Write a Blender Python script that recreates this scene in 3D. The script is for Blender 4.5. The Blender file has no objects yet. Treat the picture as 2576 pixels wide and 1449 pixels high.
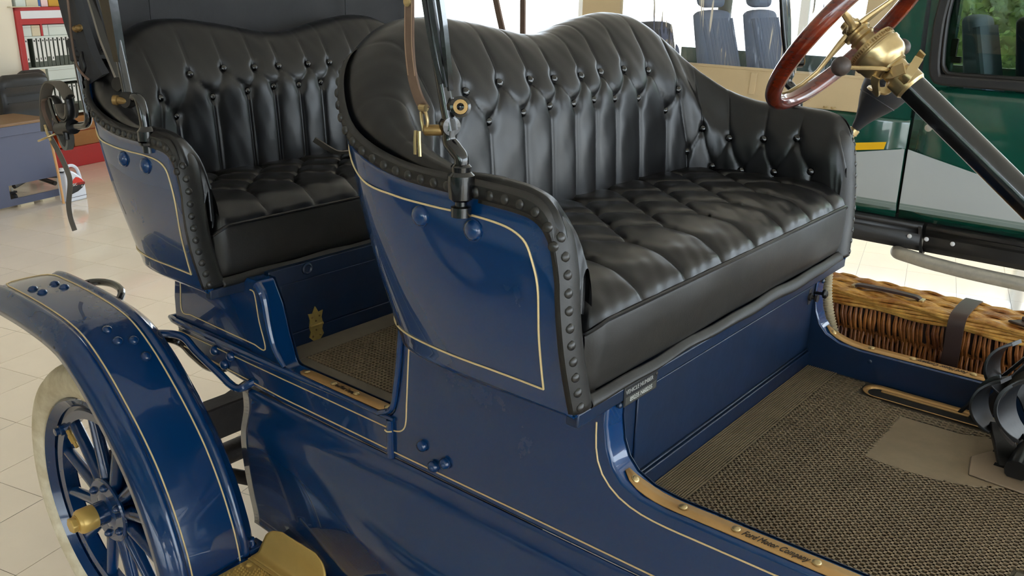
import bpy, math, random
import numpy as np
random.seed(4); RNG = np.random.default_rng(4)
S = bpy.context.scene
COL = S.collection
ZO = 0.945                                   # height of the car's sill line above the ground
# ---------------------------------------------------------------- camera
CR = np.array([[0.7701913, -0.2219399, 0.5979533], [0.6375261, 0.2397659, -0.7321699], [0.0191289, 0.9451217, 0.3261581]])
CC = np.array([0.508155, -1.195469, 0.85639])
from mathutils import Matrix
cam = bpy.data.cameras.new('camera'); cam.sensor_width = 36.0; cam.lens = 2242.93 / 2576 * 36.0
cam.clip_start = .02; cam.clip_end = 300
camo = bpy.data.objects.new('camera', cam); COL.objects.link(camo)
M4 = np.eye(4); M4[:3, :3] = CR; M4[:3, 3] = CC + [0, 0, ZO]
camo.matrix_world = Matrix(M4.tolist())
S.camera = camo
S.view_settings.view_transform = 'Standard'; S.view_settings.look = 'None'
S.view_settings.exposure = 0.9; S.view_settings.gamma = 1.0; S.view_settings.use_curve_mapping = False
# ---------------------------------------------------------------- sky and sun
w = bpy.data.worlds.new('overcast_sky'); S.world = w; w.use_nodes = True
bg = w.node_tree.nodes['Background']; bg.inputs[0].default_value = (.80, .90, 1, 1); bg.inputs[1].default_value = 4.2
sl = bpy.data.lights.new('sun', 'SUN'); sl.energy = 7.0; sl.angle = math.radians(.6); sl.color = (1, .96, .9)
so = bpy.data.objects.new('sun', sl); COL.objects.link(so); so.location = (0, 12, 12)
so.rotation_euler = (math.radians(-47), 0, math.radians(8))
S.cycles.max_bounces = 8; S.cycles.diffuse_bounces = 4; S.cycles.glossy_bounces = 4
S.cycles.transparent_max_bounces = 10; S.cycles.caustics_reflective = False; S.cycles.caustics_refractive = False

# ================================================================= helpers
def lin(c):
    return tuple((v / 255 / 12.92 if v / 255 <= .04045 else ((v / 255 + .055) / 1.055) ** 2.4) for v in c)
def mat(name, col, rough=.5, metal=0, coat=0, coatr=.03, bump=0, bscale=80, var=0, vscale=6, col2=None, emit=0, alpha=None, spec=.5, stretch=None, bdist=.002):
    m = bpy.data.materials.new(name); m.use_nodes = True
    nt = m.node_tree; b = nt.nodes['Principled BSDF']; L = nt.links
    c = lin(col) + (1,)
    b.inputs['Base Color'].default_value = c; b.inputs['Roughness'].default_value = rough
    b.inputs['Metallic'].default_value = metal; b.inputs['Coat Weight'].default_value = coat
    b.inputs['Coat Roughness'].default_value = coatr; b.inputs['Specular IOR Level'].default_value = spec
    tc = nt.nodes.new('ShaderNodeTexCoord'); mp = nt.nodes.new('ShaderNodeMapping')
    L.new(tc.outputs['Object'], mp.inputs[0])
    if stretch: mp.inputs['Scale'].default_value = stretch
    if bump:
        n = nt.nodes.new('ShaderNodeTexNoise'); n.inputs['Scale'].default_value = bscale; n.inputs['Detail'].default_value = 5
        bu = nt.nodes.new('ShaderNodeBump'); bu.inputs['Strength'].default_value = bump; bu.inputs['Distance'].default_value = bdist
        L.new(mp.outputs[0], n.inputs['Vector']); L.new(n.outputs[0], bu.inputs['Height'])
        L.new(bu.outputs[0], b.inputs['Normal'])
        if coat: L.new(bu.outputs[0], b.inputs['Coat Normal']) if bump > .3 else None
    if var:
        n = nt.nodes.new('ShaderNodeTexNoise'); n.inputs['Scale'].default_value = vscale; n.inputs['Detail'].default_value = 7
        n.inputs['Roughness'].default_value = .65
        r = nt.nodes.new('ShaderNodeValToRGB'); r.color_ramp.elements[0].position = .38; r.color_ramp.elements[1].position = .66
        c2 = lin(col2) + (1,) if col2 else tuple(v * (1 - var) for v in c[:3]) + (1,)
        r.color_ramp.elements[0].color = c2; r.color_ramp.elements[1].color = c
        L.new(mp.outputs[0], n.inputs['Vector']); L.new(n.outputs[0], r.inputs[0]); L.new(r.outputs[0], b.inputs['Base Color'])
        rr = nt.nodes.new('ShaderNodeMapRange'); rr.inputs[3].default_value = rough * 1.25; rr.inputs[4].default_value = rough * .85
        L.new(n.outputs[0], rr.inputs[0]); L.new(rr.outputs[0], b.inputs['Roughness'])
    return m
def glass_mat(name, tint, gl=.06, rough=.0, body=0, bodycol=(255, 255, 255), wr=0):
    m = bpy.data.materials.new(name); m.use_nodes = True; nt = m.node_tree; L = nt.links
    nt.nodes.remove(nt.nodes['Principled BSDF']); out = nt.nodes['Material Output']
    t = nt.nodes.new('ShaderNodeBsdfTransparent'); t.inputs[0].default_value = tuple(tint) + (1,)
    g = nt.nodes.new('ShaderNodeBsdfGlossy'); g.inputs['Roughness'].default_value = rough
    mx = nt.nodes.new('ShaderNodeMixShader')
    f = nt.nodes.new('ShaderNodeFresnel'); f.inputs[0].default_value = 1.45
    L.new(f.outputs[0], mx.inputs[0]); L.new(t.outputs[0], mx.inputs[1]); L.new(g.outputs[0], mx.inputs[2])
    if wr:
        n = nt.nodes.new('ShaderNodeTexNoise'); n.inputs['Scale'].default_value = 3.5; n.inputs['Distortion'].default_value = 1.2
        tc = nt.nodes.new('ShaderNodeTexCoord'); mp = nt.nodes.new('ShaderNodeMapping'); mp.inputs['Scale'].default_value = (3.2, 1, .55)
        mp.inputs['Rotation'].default_value = (0, .45, 0)
        bu = nt.nodes.new('ShaderNodeBump'); bu.inputs['Strength'].default_value = wr; bu.inputs['Distance'].default_value = .05
        L.new(tc.outputs['Object'], mp.inputs[0]); L.new(mp.outputs[0], n.inputs['Vector']); L.new(n.outputs[0], bu.inputs['Height'])
        L.new(bu.outputs[0], g.inputs['Normal']); L.new(bu.outputs[0], f.inputs['Normal'])
    src = mx
    if body:
        d = nt.nodes.new('ShaderNodeBsdfDiffuse'); d.inputs[0].default_value = lin(bodycol) + (1,)
        m2 = nt.nodes.new('ShaderNodeMixShader'); m2.inputs[0].default_value = body
        L.new(mx.outputs[0], m2.inputs[1]); L.new(d.outputs[0], m2.inputs[2]); src = m2
    L.new(src.outputs[0], out.inputs[0])
    return m

ORI = {}
def wo(o): return ORI.get(o.name, np.zeros(3)) if o else np.zeros(3)
def thing(name, label, cat, loc, group=None):
    o = bpy.data.objects.new(name, None); COL.objects.link(o)
    o.empty_display_size = .1
    p = np.array(loc, float) + [0, 0, ZO]; o.location = p; ORI[o.name] = p
    o['label'] = label; o['category'] = cat
    if group: o['group'] = group
    return o
def mk(V, F, m, sharp=35):
    me = bpy.data.meshes.new('m')
    V = np.asarray(V, float)
    me.from_pydata(V.tolist(), [], [list(map(int, f)) for f in F]); me.validate(); me.update()
    if sharp:
        me.polygons.foreach_set('use_smooth', [True] * len(me.polygons)); me.set_sharp_from_angle(angle=math.radians(sharp))
    me.materials.append(m); return me
def O(name, g, m, parent=None, at=None, bev=0, sharp=35, label=None, kind=None, solid=0, cat=None, group=None, seg=2, sub=0):
    """link ONE mesh object made from g=(verts, faces) in scene coordinates; at = its own origin"""
    V, F = g
    V = np.asarray(V, float)
    if at is None: at = wo(parent) - [0, 0, ZO] if parent else (V.mean(0) if len(V) else np.zeros(3))
    at = np.asarray(at, float)
    me = mk(V - at, F, m, sharp)
    return link(name, me, parent, at, bev=bev, label=label, kind=kind, solid=solid, cat=cat, group=group, seg=seg, sub=sub)
def link(name, me, parent, at, rot=None, bev=0, label=None, kind=None, solid=0, cat=None, group=None, seg=2, sub=0, scale=None):
    o = bpy.data.objects.new(name, me); COL.objects.link(o)
    p = np.asarray(at, float) + [0, 0, ZO]; ORI[o.name] = p
    if parent: o.parent = parent
    o.location = p - wo(parent)
    if rot is not None: o.rotation_mode = 'QUATERNION'; o.rotation_quaternion = rot
    if scale: o.scale = scale
    if solid:
        md = o.modifiers.new('thickness', 'SOLIDIFY'); md.thickness = abs(solid); md.offset = -1 if solid > 0 else 1
    if bev:
        md = o.modifiers.new('bevel', 'BEVEL'); md.width = bev; md.segments = seg; md.limit_method = 'ANGLE'; md.angle_limit = math.radians(40)
    if sub:
        md = o.modifiers.new('sub', 'SUBSURF'); md.levels = sub; md.render_levels = sub
    if label: o['label'] = label
    if kind: o['kind'] = kind
    if cat: o['category'] = cat
    if group: o['group'] = group
    return o
def cat(gs):
    V = []; F = []; n = 0
    for v, f in gs:
        v = np.asarray(v, float); V.append(v); F += [[i + n for i in q] for q in f]; n += len(v)
    return np.concatenate(V), F
def grid(P, cu=False, cv=False):
    P = np.asarray(P, float); n, m = P.shape[:2]; F = []
    for i in range(n if cu else n - 1):
        a = i * m; b = ((i + 1) % n) * m
        for j in range(m if cv else m - 1):
            k = (j + 1) % m
            F.append((a + j, a + k, b + k, b + j))
    return P.reshape(-1, 3), F
def box(x0, x1, y0, y1, z0, z1):
    V = [(x, y, z) for x in (x0, x1) for y in (y0, y1) for z in (z0, z1)]
    return np.array(V, float), [(0, 1, 3, 2), (4, 6, 7, 5), (0, 4, 5, 1), (2, 3, 7, 6), (0, 2, 6, 4), (1, 5, 7, 3)]
def obox(c, ax, h):
    """box of half sizes h along the three unit vectors ax about c"""
    V, F = box(-1, 1, -1, 1, -1, 1); ax = np.array(ax, float)
    return np.array(c) + (V * np.array(h)) @ ax, F
def prism(poly, vec):
    P = np.array(poly, float); n = len(P); Q = P + np.array(vec, float)
    return np.concatenate([P, Q]), [list(range(n))[::-1], list(range(n, 2 * n))] + [(i, (i + 1) % n, n + (i + 1) % n, n + i) for i in range(n)]
def spl(P, n, closed=False):
    """Catmull-Rom through P, resampled evenly to n points"""
    P = np.asarray(P, float)
    if closed: Q = np.concatenate([P[-1:], P, P[:2]])
    else: Q = np.concatenate([2 * P[:1] - P[1:2], P, 2 * P[-1:] - P[-2:-1]])
    out = []
    for i in range(len(Q) - 3):
        a, b, c, d = Q[i:i + 4]
        for t in np.linspace(0, 1, 16, endpoint=False):
            out.append(.5 * (2 * b + (c - a) * t + (2 * a - 5 * b + 4 * c - d) * t * t + (3 * b - a - 3 * c + d) * t ** 3))
    if not closed: out.append(P[-1])
    else: out.append(out[0])
    out = np.array(out); L = np.r_[0, np.cumsum(np.linalg.norm(np.diff(out[:, :3], axis=0), axis=1))]
    s = np.linspace(0, L[-1], n + (1 if closed else 0))
    R_ = np.stack([np.interp(s, L, out[:, k]) for k in range(out.shape[1])], 1)
    return R_[:-1] if closed else R_
def frames(P, closed=False, up=None):
    P = np.asarray(P, float)
    T = np.roll(P, -1, 0) - np.roll(P, 1, 0)
    if not closed: T[0] = P[1] - P[0]; T[-1] = P[-1] - P[-2]
    T /= np.linalg.norm(T, axis=1)[:, None] + 1e-12
    N = np.zeros_like(P)
    a = np.array(up if up is not None else ([0, 0, 1.] if abs(T[0][2]) < .9 else [1., 0, 0]), float)
    for i in range(len(P)):
        if up is not None and i: a = np.array(up, float)
        n = a - T[i] * (a @ T[i]); n /= np.linalg.norm(n) + 1e-12; N[i] = n; a = n
    return T, N, np.cross(T, N)
def tube(P, r, n=10, closed=False, cap=True, k=None, up=None, aspect=1):
    P = np.asarray(P, float)
    if k: P = spl(P, k, closed)
    T, N, B = frames(P, closed, up)
    r = np.broadcast_to(np.interp(np.linspace(0, 1, len(P)), np.linspace(0, 1, len(np.atleast_1d(r))), np.atleast_1d(r)), len(P))
    a = np.linspace(0, 2 * np.pi, n, endpoint=False)
    G = P[:, None] + r[:, None, None] * (np.cos(a)[None, :, None] * N[:, None] + aspect * np.sin(a)[None, :, None] * B[:, None])
    V, F = grid(G, closed, True)
    if cap and not closed:
        F = list(F); m = len(P)
        F.append(list(range(n))); F.append([(m - 1) * n + i for i in range(n)][::-1])
    return V, F
def strip(P, wdir, width, th, k=None):
    """flat strap along P, width along wdir, thickness th"""
    P = np.asarray(P, float)
    if k: P = spl(P, k)
    T, _, _ = frames(P)
    W = np.broadcast_to(np.asarray(wdir, float), P.shape); W = W - T * (W * T).sum(1)[:, None]; W = W / np.linalg.norm(W, axis=1)[:, None]
    Nn = np.cross(T, W)
    G = np.stack([P - W * width / 2 - Nn * th / 2, P + W * width / 2 - Nn * th / 2, P + W * width / 2 + Nn * th / 2, P - W * width / 2 + Nn * th / 2], 1)
    V, F = grid(G, False, True); F = list(F); m = len(P)
    F += [(0, 1, 2, 3), tuple(4 * (m - 1) + i for i in (3, 2, 1, 0))]
    return V, F
def basis(d):
    d = np.array(d, float); d /= np.linalg.norm(d)
    a = np.array([0, 0, 1.]) if abs(d[2]) < .9 else np.array([1., 0, 0])
    u = np.cross(a, d); u /= np.linalg.norm(u); return u, np.cross(d, u), d
def lathe(prof, c, d, n=24, capped=True):
    u, v, d = basis(d); a = np.linspace(0, 2 * np.pi, n, endpoint=False); prof = np.array(prof, float)
    G = np.array(c, float) + prof[:, 1][:, None, None] * d + prof[:, 0][:, None, None] * (np.cos(a)[None, :, None] * u + np.sin(a)[None, :, None] * v)
    V, F = grid(G, False, True); F = list(F); m = len(prof)
    if capped: F.append(list(range(n))); F.append([(m - 1) * n + i for i in range(n)][::-1])
    return V, F
def sphere(c, r, n=14):
    t = np.linspace(.02, np.pi - .02, n)
    return lathe([(r * math.sin(a), -r * math.cos(a)) for a in t], c, (0, 0, 1), n + 4)
def quat(d):
    from mathutils import Vector
    return Vector(d).to_track_quat('Z', 'Y')
def dome(name, m, r, h, base=0):
    t = np.linspace(0, np.pi / 2 - .05, 5)
    pr = ([(r * 1.12, -.001), (r * 1.12, base)] if base else [(r, -.003)]) + [(r * math.cos(a), base + h * math.sin(a)) for a in t]
    V, F = lathe(pr, (0, 0, 0), (0, 0, 1), 12)
    return mk(V, F, m, 50)
def text(s, m, origin, xd, yd, size, parent, name='lettering', shear=0.0, extrude=.0004, bold=0, xs=1.0):
    cu = bpy.data.curves.new('t', 'FONT'); cu.body = s; cu.size = size; cu.shear = shear; cu.extrude = extrude; cu.align_x = 'CENTER'; cu.align_y = 'CENTER'
    cu.offset = bold; cu.resolution_u = 3
    to = bpy.data.objects.new('t', cu); COL.objects.link(to); dg = bpy.context.evaluated_depsgraph_get(); dg.update()
    me = bpy.data.meshes.new_from_object(to.evaluated_get(dg)); COL.objects.unlink(to); bpy.data.objects.remove(to)
    V = np.array([v.co[:] for v in me.vertices]); F = [list(p.vertices) for p in me.polygons]
    xd = np.array(xd, float); xd /= np.linalg.norm(xd); yd = np.array(yd, float); yd /= np.linalg.norm(yd); zd = np.cross(xd, yd)
    return O(name, (np.array(origin) + V[:, :1] * xd * xs + V[:, 1:2] * yd + V[:, 2:3] * zd, F), m, parent, sharp=0)
th = math.radians(14.6)
UD = np.array([math.cos(th), math.sin(th), 0]); VD = np.array([-math.sin(th), math.cos(th), 0]); ZD = np.array([0, 0, 1.])
def uv(u, v, z): return UD * u + VD * v + ZD * z
def ubox(u0, u1, v0, v1, z0, z1):
    V, F = box(u0, u1, v0, v1, z0, z1); return V[:, :1] * UD + V[:, 1:2] * VD + V[:, 2:3] * ZD, F
G0 = -ZO
# ================================================================= materials
BLUE = mat('navy_paint', (5, 51, 97), .25, coat=.9, coatr=.025, spec=.25, var=.03, vscale=2.5)
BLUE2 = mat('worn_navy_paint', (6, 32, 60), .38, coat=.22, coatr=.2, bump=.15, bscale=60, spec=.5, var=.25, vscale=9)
LEA = mat('black_leather', (15, 15, 16), .30, bump=.15, bscale=260, bdist=.0006, spec=.5, var=.25, vscale=5)
LEAR = mat('aged_black_leather', (34, 32, 29), .44, bump=.3, bscale=200, bdist=.0008, spec=.5, var=.3, vscale=9)
HOOD = mat('hood_cloth', (52, 52, 54), .8, bump=.35, bscale=300, bdist=.001, var=.2, vscale=3)
STUD = mat('covered_studs', (38, 36, 33), .33, spec=.5)
BLK = mat('black_lacquer', (9, 9, 10), .2, coat=.6, coatr=.05, bump=.25, bscale=35, bdist=.002, spec=.6)
IRON = mat('black_iron', (13, 13, 14), .38, bump=.3, bscale=90, bdist=.001, spec=.5)
STEELR = mat('rusty_brown_iron', (38, 30, 25), .6, bump=.4, bscale=90, var=.4, vscale=12)
CREAM = mat('cream_pinstripe', (233, 205, 150), .4)
GOLD = mat('gold_paint', (222, 184, 104), .34, metal=.35, bump=.05, bscale=120, var=.1, vscale=8)
BRASS = mat('polished_brass', (206, 182, 134), .27, metal=.85, bump=.15, bscale=30, bdist=.003, var=.25, vscale=10)
PLATE = mat('satin_brass_plate', (200, 156, 98), .36, metal=.45, var=.08, vscale=10)
AGED = mat('worn_brass', (152, 122, 76), .4, metal=.8, bump=.3, bscale=120, var=.35, vscale=40)
INK = mat('engraved_lettering', (38, 24, 12), .7)
WOODR = mat('varnished_red_wood', (128, 42, 14), .22, coat=1, coatr=.03, var=.5, vscale=9, col2=(70, 16, 8), stretch=(1, 1, 4), spec=.5)
RUBB = mat('dusty_black_rubber', (34, 34, 37), .55, bump=.3, bscale=60, bdist=.001, var=.25, vscale=10)
KNOB = mat('worn_dark_knob', (74, 62, 56), .5, bump=.5, bscale=110, bdist=.001, var=.35, vscale=60)
MATR = mat('floor_mat_rubber', (134, 116, 90), .65, bump=.2, bscale=70, bdist=.001, var=.3, vscale=4)
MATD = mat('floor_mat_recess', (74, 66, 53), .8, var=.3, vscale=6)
TYRE = mat('cream_tyre', (250, 238, 210), .75, bump=.5, bscale=45, bdist=.004, var=.25, vscale=14, col2=(222, 206, 172))
BELT = mat('brown_strap_leather', (112, 88, 72), .6, bump=.2, bscale=150, bdist=.0006, var=.2, vscale=20)
BELTD = mat('dark_brown_strap', (62, 44, 38), .5, bump=.2, bscale=150, bdist=.0006)
BELTG = mat('grey_webbing_strap', (96, 88, 78), .7, bump=.4, bscale=200, bdist=.0006)
WICK = mat('brown_willow', (168, 104, 48), .35, var=.45, vscale=14, col2=(92, 46, 18), coat=.3, coatr=.2)
WICKL = mat('golden_willow', (236, 182, 92), .4, var=.35, vscale=14, col2=(150, 92, 32), coat=.2, coatr=.25)
WICKD = mat('basket_inside', (40, 20, 10), .8)
HOSE = mat('beige_hose', (176, 160, 128), .55, var=.2, vscale=30)
GREEN = mat('dark_green_paint', (14, 74, 58), .2, coat=1, coatr=.04, var=.15, vscale=2)
GREY = mat('silver_graphic', (182, 188, 190), .35, coat=.5)
YEL = mat('yellow_graphic', (244, 190, 10), .4, coat=.3)
CLAD = mat('black_plastic', (30, 29, 29), .42, spec=.5)
CANV = mat('beige_canvas', (212, 188, 148), .85, bump=.25, bscale=120, bdist=.001, var=.08, vscale=3)
SILV = mat('weathered_alloy_tube', (190, 186, 176), .4, metal=.6, bump=.3, bscale=60, var=.15, vscale=30)
SEATB = mat('blue_grey_cloth', (104, 118, 142), .8, bump=.2, bscale=200)
SEATD = mat('charcoal_cloth', (34, 35, 42), .8, bump=.2, bscale=200)
VINYL = glass_mat('clear_vinyl', (.93, .94, .95), rough=.04, body=.07, bodycol=(210, 214, 220), wr=.35)
GLASS = glass_mat('clear_glass', (.98, .99, .99), rough=0)
TINT = glass_mat('tinted_glass', (.62, .68, .60), rough=.01)
HINGE = mat('hinge_brass', (178, 150, 84), .4, metal=.35, bump=.3, bscale=120, var=.2, vscale=40)
WHITE = mat('white_plastic', (226, 228, 232), .4)
WALLM = mat('cream_wall_paint', (236, 226, 206), .9, bump=.05, bscale=200)
CEIL = mat('white_ceiling', (240, 240, 238), .9)
TILE = mat('glossy_cream_tile', (250, 234, 212), .1, spec=.55, var=.06, vscale=1.5, coat=.3, coatr=.02)
GROUT = mat('tile_grout', (150, 142, 130), .8)
FRAMEW = mat('white_window_frame', (230, 232, 232), .4)
REDM = mat('red_cabinet', (176, 34, 34), .4, coat=.3)
LBOX = mat('pale_grey_carton', (212, 220, 214), .7)
CBOX = mat('cream_carton', (216, 204, 176), .7)
BIND = mat('grey_green_binder', (74, 80, 70), .6)
PAPER = mat('white_paper_label', (232, 232, 228), .7)
DESK = mat('grey_blue_desk', (92, 98, 122), .5, bump=.1, bscale=150)
DESKT = mat('brown_desk_top', (134, 104, 74), .4)
CHAIRM = mat('black_chair_leather', (26, 27, 28), .4, bump=.2, bscale=60, var=.2, vscale=6)
ORNG = mat('orange_carton', (222, 84, 26), .6)
CARD = mat('brown_cardboard', (158, 108, 60), .8, var=.1, vscale=8)
JUG = mat('white_jug_plastic', (222, 228, 240), .3, coat=.3)
INKK = mat('black_print', (22, 22, 24), .5)
INKR = mat('red_print', (214, 52, 40), .5)
INKW = mat('white_print', (240, 240, 240), .5)
STICK = mat('pale_wood_stick', (214, 164, 110), .6)
BLUEP = mat('bright_blue_board', (44, 92, 164), .5)
LEAF = mat('hedge_leaves', (92, 112, 44), .7, var=.5, vscale=3, col2=(40, 56, 22))
BARK = mat('bark', (70, 56, 40), .9)
PAVE = mat('pale_paving', (196, 192, 184), .9, var=.1, vscale=2)
PINK = mat('pale_pink_card', (236, 206, 204), .7)
YELD = mat('mustard_carton', (196, 148, 40), .6)

# ================================================================= the room
NT_U, NT_V, U0, V0 = .301, .3455, -2.193, .206
def wp(P):                                    # rough screen position of a point, used only to choose which tiles are single objects
    q = CR.T @ (np.array(P) - CC)
    if q[2] > -.1: return None
    return (1288 - 2242.93 * q[0] / q[2], 724.5 + 2242.93 * q[1] / q[2], -q[2])
floor = O('floor', ubox(-9, 8, -7.5, 8, G0 - .08, G0 - .004), GROUT, None, sharp=0, kind='structure')
tm = mk(*[(lambda g: (g[0] - uv(U0 + NT_U / 2, V0 + NT_V / 2, G0), g[1]))(ubox(U0 + .0012, U0 + NT_U - .0012, V0 + .0012, V0 + NT_V - .0012, G0 - .01, G0))][0], TILE, sharp=0)
cand = []; rest = []
for i in range(-23, 34):
    for j in range(-23, 23):
        c = uv(U0 + (i + .5) * NT_U, V0 + (j + .5) * NT_V, G0)
        q = wp(c)
        vis = q is not None and -60 < q[0] < 2640 and -40 < q[1] < 1500 and (q[0] < 620 or (q[0] > 2040 and q[1] < 900) )
        if vis and q[0] < 420 and q[1] < 380: vis = False
        if vis: cand.append((q[2], i, j, c))
        else: rest.append((i, j))
cand.sort(key=lambda t: t[0])
for t in cand[295:]: rest.append((t[1], t[2]))
for d_, i, j, c in cand[:295]:
    link('tile', tm, floor, c)
TV, TF = [], []
for i, j in rest:
    u0, v0 = U0 + i * NT_U + .0012, V0 + j * NT_V + .0012; k = len(TV)
    TV += [uv(u0, v0, G0), uv(u0 + NT_U - .0024, v0, G0), uv(u0 + NT_U - .0024, v0 + NT_V - .0024, G0), uv(u0, v0 + NT_V - .0024, G0)]
    TF.append((k, k + 1, k + 2, k + 3))
O('far_tiles', (TV, TF), TILE, floor, sharp=0, kind='stuff')
ZC = 2.65
O('ceiling', ubox(-9.1, 8.1, -7.6, 8.1, ZC, ZC + .1), CEIL, None, sharp=0, kind='structure')
O('wall_left', cat([ubox(-7.82, -7.69, -7.5, 8, G0, ZC), ubox(-7.69, -7.31, -7.5, 4.343, G0, ZC)]), WALLM, None, sharp=0, kind='structure')
WL = -5.56
# window side beyond the cars: mullions and glass
def glazed(name, u0, u1, v, nm, pn, along='u', solid_to=None):
    fr = []; panes = []
    step = (u1 - u0) / nm
    for k in range(nm + 1):
        a = u0 + k * step
        fr.append(ubox(a - .04, a + .04, v - .05, v + .05, G0, ZC) if along == 'u' else ubox(v - .05, v + .05, a - .04, a + .04, G0, ZC))
    for z in (G0 + .05, ZC - .06):
        fr.append(ubox(u0, u1, v - .05, v + .05, z - .05, z + .05) if along == 'u' else ubox(v - .05, v + .05, u0, u1, z - .05, z + .05))
    w_ = O(name, cat(fr), FRAMEW, None, sharp=0, kind='structure')
    for k in range(nm):
        a = u0 + k * step + .04; b = a + step - .08
        g = ubox(a, b, v - .004, v + .004, G0 + .1, ZC - .11) if along == 'u' else ubox(v - .004, v + .004, a, b, G0 + .1, ZC - .11)
        O('pane', (g[0], g[1]), GLASS, w_, sharp=0)
    return w_
glazed('window_1', WL, 8, 8, 6, 'pane')
O('wall_back', ubox(-7.75, WL, 7.95, 8.08, G0, ZC), WALLM, None, sharp=0, kind='structure')
glazed('window_2', -7.5, 8, 8.05, 5, 'pane', along='v')
glazed('window_3', -4.0, 6.5, -7.5, 5, 'pane')
O('wall_front', cat([ubox(-7.75, -4.04, -7.56, -7.44, G0, ZC), ubox(6.54, 8.1, -7.56, -7.44, G0, ZC)]), WALLM, None, sharp=0, kind='structure')
O('ground', cat([ubox(-60, 60, 8.1, 80, G0 - .12, G0 - .02), ubox(-60, 60, -80, -7.6, G0 - .12, G0 - .02), ubox(8.12, 60, -7.6, 8.1, G0 - .12, G0 - .02)]), PAVE, None, sharp=0, kind='structure')
# ================================================================= the veteran car
car = thing('veteran_car', 'open navy blue veteran touring car with buttoned black leather seats and brass fittings', 'car', (-.6, .5, G0))
def P_(name, g, m, parent=None, **k): return O(name, g, m, parent or car, **k)

# ---- body side (near and far mirror images)
def fillet(c, r, a0, a1, n=7): return [(c[0] + r * math.cos(math.radians(a)), c[1] + r * math.sin(math.radians(a))) for a in np.linspace(a0, a1, n)]
side = [(-1.672, -.052), (-1.668, .02), (-1.655, .08), (-1.648, .146), (-1.272, .150), (-1.262, .13), (-1.24, .09), (-1.222, .02), (-1.208, -.02)] + fillet((-1.178, -.035), .025, 190, 270, 4) + \
       fillet((-.838, -.012), .048, 270, 350, 6) + [(-.778, .03), (-.768, .09), (-.757, .185), (-.245, .185), (-.247, .12), (-.240, .075)] + \
       [(-.228, .045), (-.207, .022), (-.17, .006), (-.12, .0), (.62, .0), (.62, -.155), (-1.2, -.155), (-1.62, -.13), (-1.66, -.10)]
def bodyside(y0, y1, nm='body_side'):
    return P_(nm, prism([(x, y0, z) for x, z in side], (0, y1 - y0, 0)), BLUE, bev=.007, seg=3)
near = bodyside(0, .055); far = bodyside(1.0, .945)
for y_, p_ in ((.0555, near), (.9425, far)): P_('inner_panel', prism([(x, y_, z) for x, z in side], (0, .002, 0)), BLUE2, p_, sharp=0)
# flared mouldings, ledge bead and vertical joint bead on the near side
P_('ledge_moulding', tube([(-1.69, .02, -.05), (-1.675, -.006, -.05), (-1.45, -.010, -.05), (-1.21, -.008, -.052), (-1.15, -.004, -.055), (-.79, -.003, -.056)], [.008, .011, .011, .009, .006, .005], k=40), BLUE)
P_('ledge_moulding', tube([(-1.675, 1.006, -.05), (-1.21, 1.008, -.052), (-.79, 1.003, -.056)], .008, k=20), BLUE)
P_('joint_bead', tube([(-.803, -.003, -.06), (-.803, -.004, -.11), (-.803, -.003, -.152)], .009, k=8), BLUE)
edge = [(-1.262, -.004, .146), (-1.252, -.005, .14)][:1] + [(-1.256, -.005, .142), (-1.238, -.006, .12), (-1.222, -.007, .04), (-1.204, -.007, -.01), (-1.175, -.006, -.045)]
P_('door_edge_bead', tube(edge, [.012, .011, .010, .009, .006], k=20), BLUE)
P_('door_edge_bead', tube([(-.762, -.002, .17), (-.771, -.003, .09), (-.781, -.003, .03), (-.797, -.003, -.03), (-.84, -.003, -.056)], .007, k=24), BLUE)
def densify(pts, mx=.06):
    o_ = [np.array(pts[0], float)]
    for b in pts[1:]:
        a = o_[-1]; b = np.array(b, float); n = int(np.linalg.norm(b - a) / mx) + 1
        if n > 2: o_ += [a + (b - a) * k / n for k in range(1, n)]
        o_.append(b)
    return o_
def stripe(pts, y=None, r=.0017, k=40, parent=None):
    pts = [(p[0], y, p[1]) if y is not None else p for p in pts]
    pts = densify(pts)
    return P_('pinstripe', tube(pts, r, n=6, k=k), CREAM, parent)
stripe([(-1.66, -.080), (-1.2, -.083), (-.812, -.084)], -.0008, parent=near)
stripe([(-1.64, -.122), (-1.2, -.137), (-.812, -.138)], -.0008, parent=near)
stripe([(-.812, -.084), (-.803, -.085), (-.79, -.084), (-.77, -.076), (-.757, -.055), (-.752, .0), (-.745, .09), (-.738, .17)], -.0008, parent=near)
stripe([(-.812, -.138), (-.4, -.137), (.62, -.137)], -.0008, parent=near)
stripe([(-.812, -.012, -.084), (-.803, -.0135, -.085), (-.794, -.008, -.084)], k=8, parent=near)
stripe([(-.268, .12), (-.266, .07), (-.257, .035), (-.238, .008), (-.205, -.014), (-.16, -.026), (-.11, -.0295), (.62, -.029)], -.0008, parent=near)
stripe([(-1.618, .135), (-1.625, .06), (-1.632, -.015), (-1.45, -.019), (-1.255, -.022), (-1.272, .05), (-1.283, .118), (-1.30, .124)], -.0008, k=90, parent=near)
for x, z in [(-1.482, -.09), (-1.408, -.085), (-1.442, -.118), (-.705, -.088), (-.672, -.125), (-.638, -.105)]:
    link('body_bolt', dome('b', BLUE, .013, .010, .003), near, (x, -.002, z), quat((0, -1, 0)))
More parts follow.
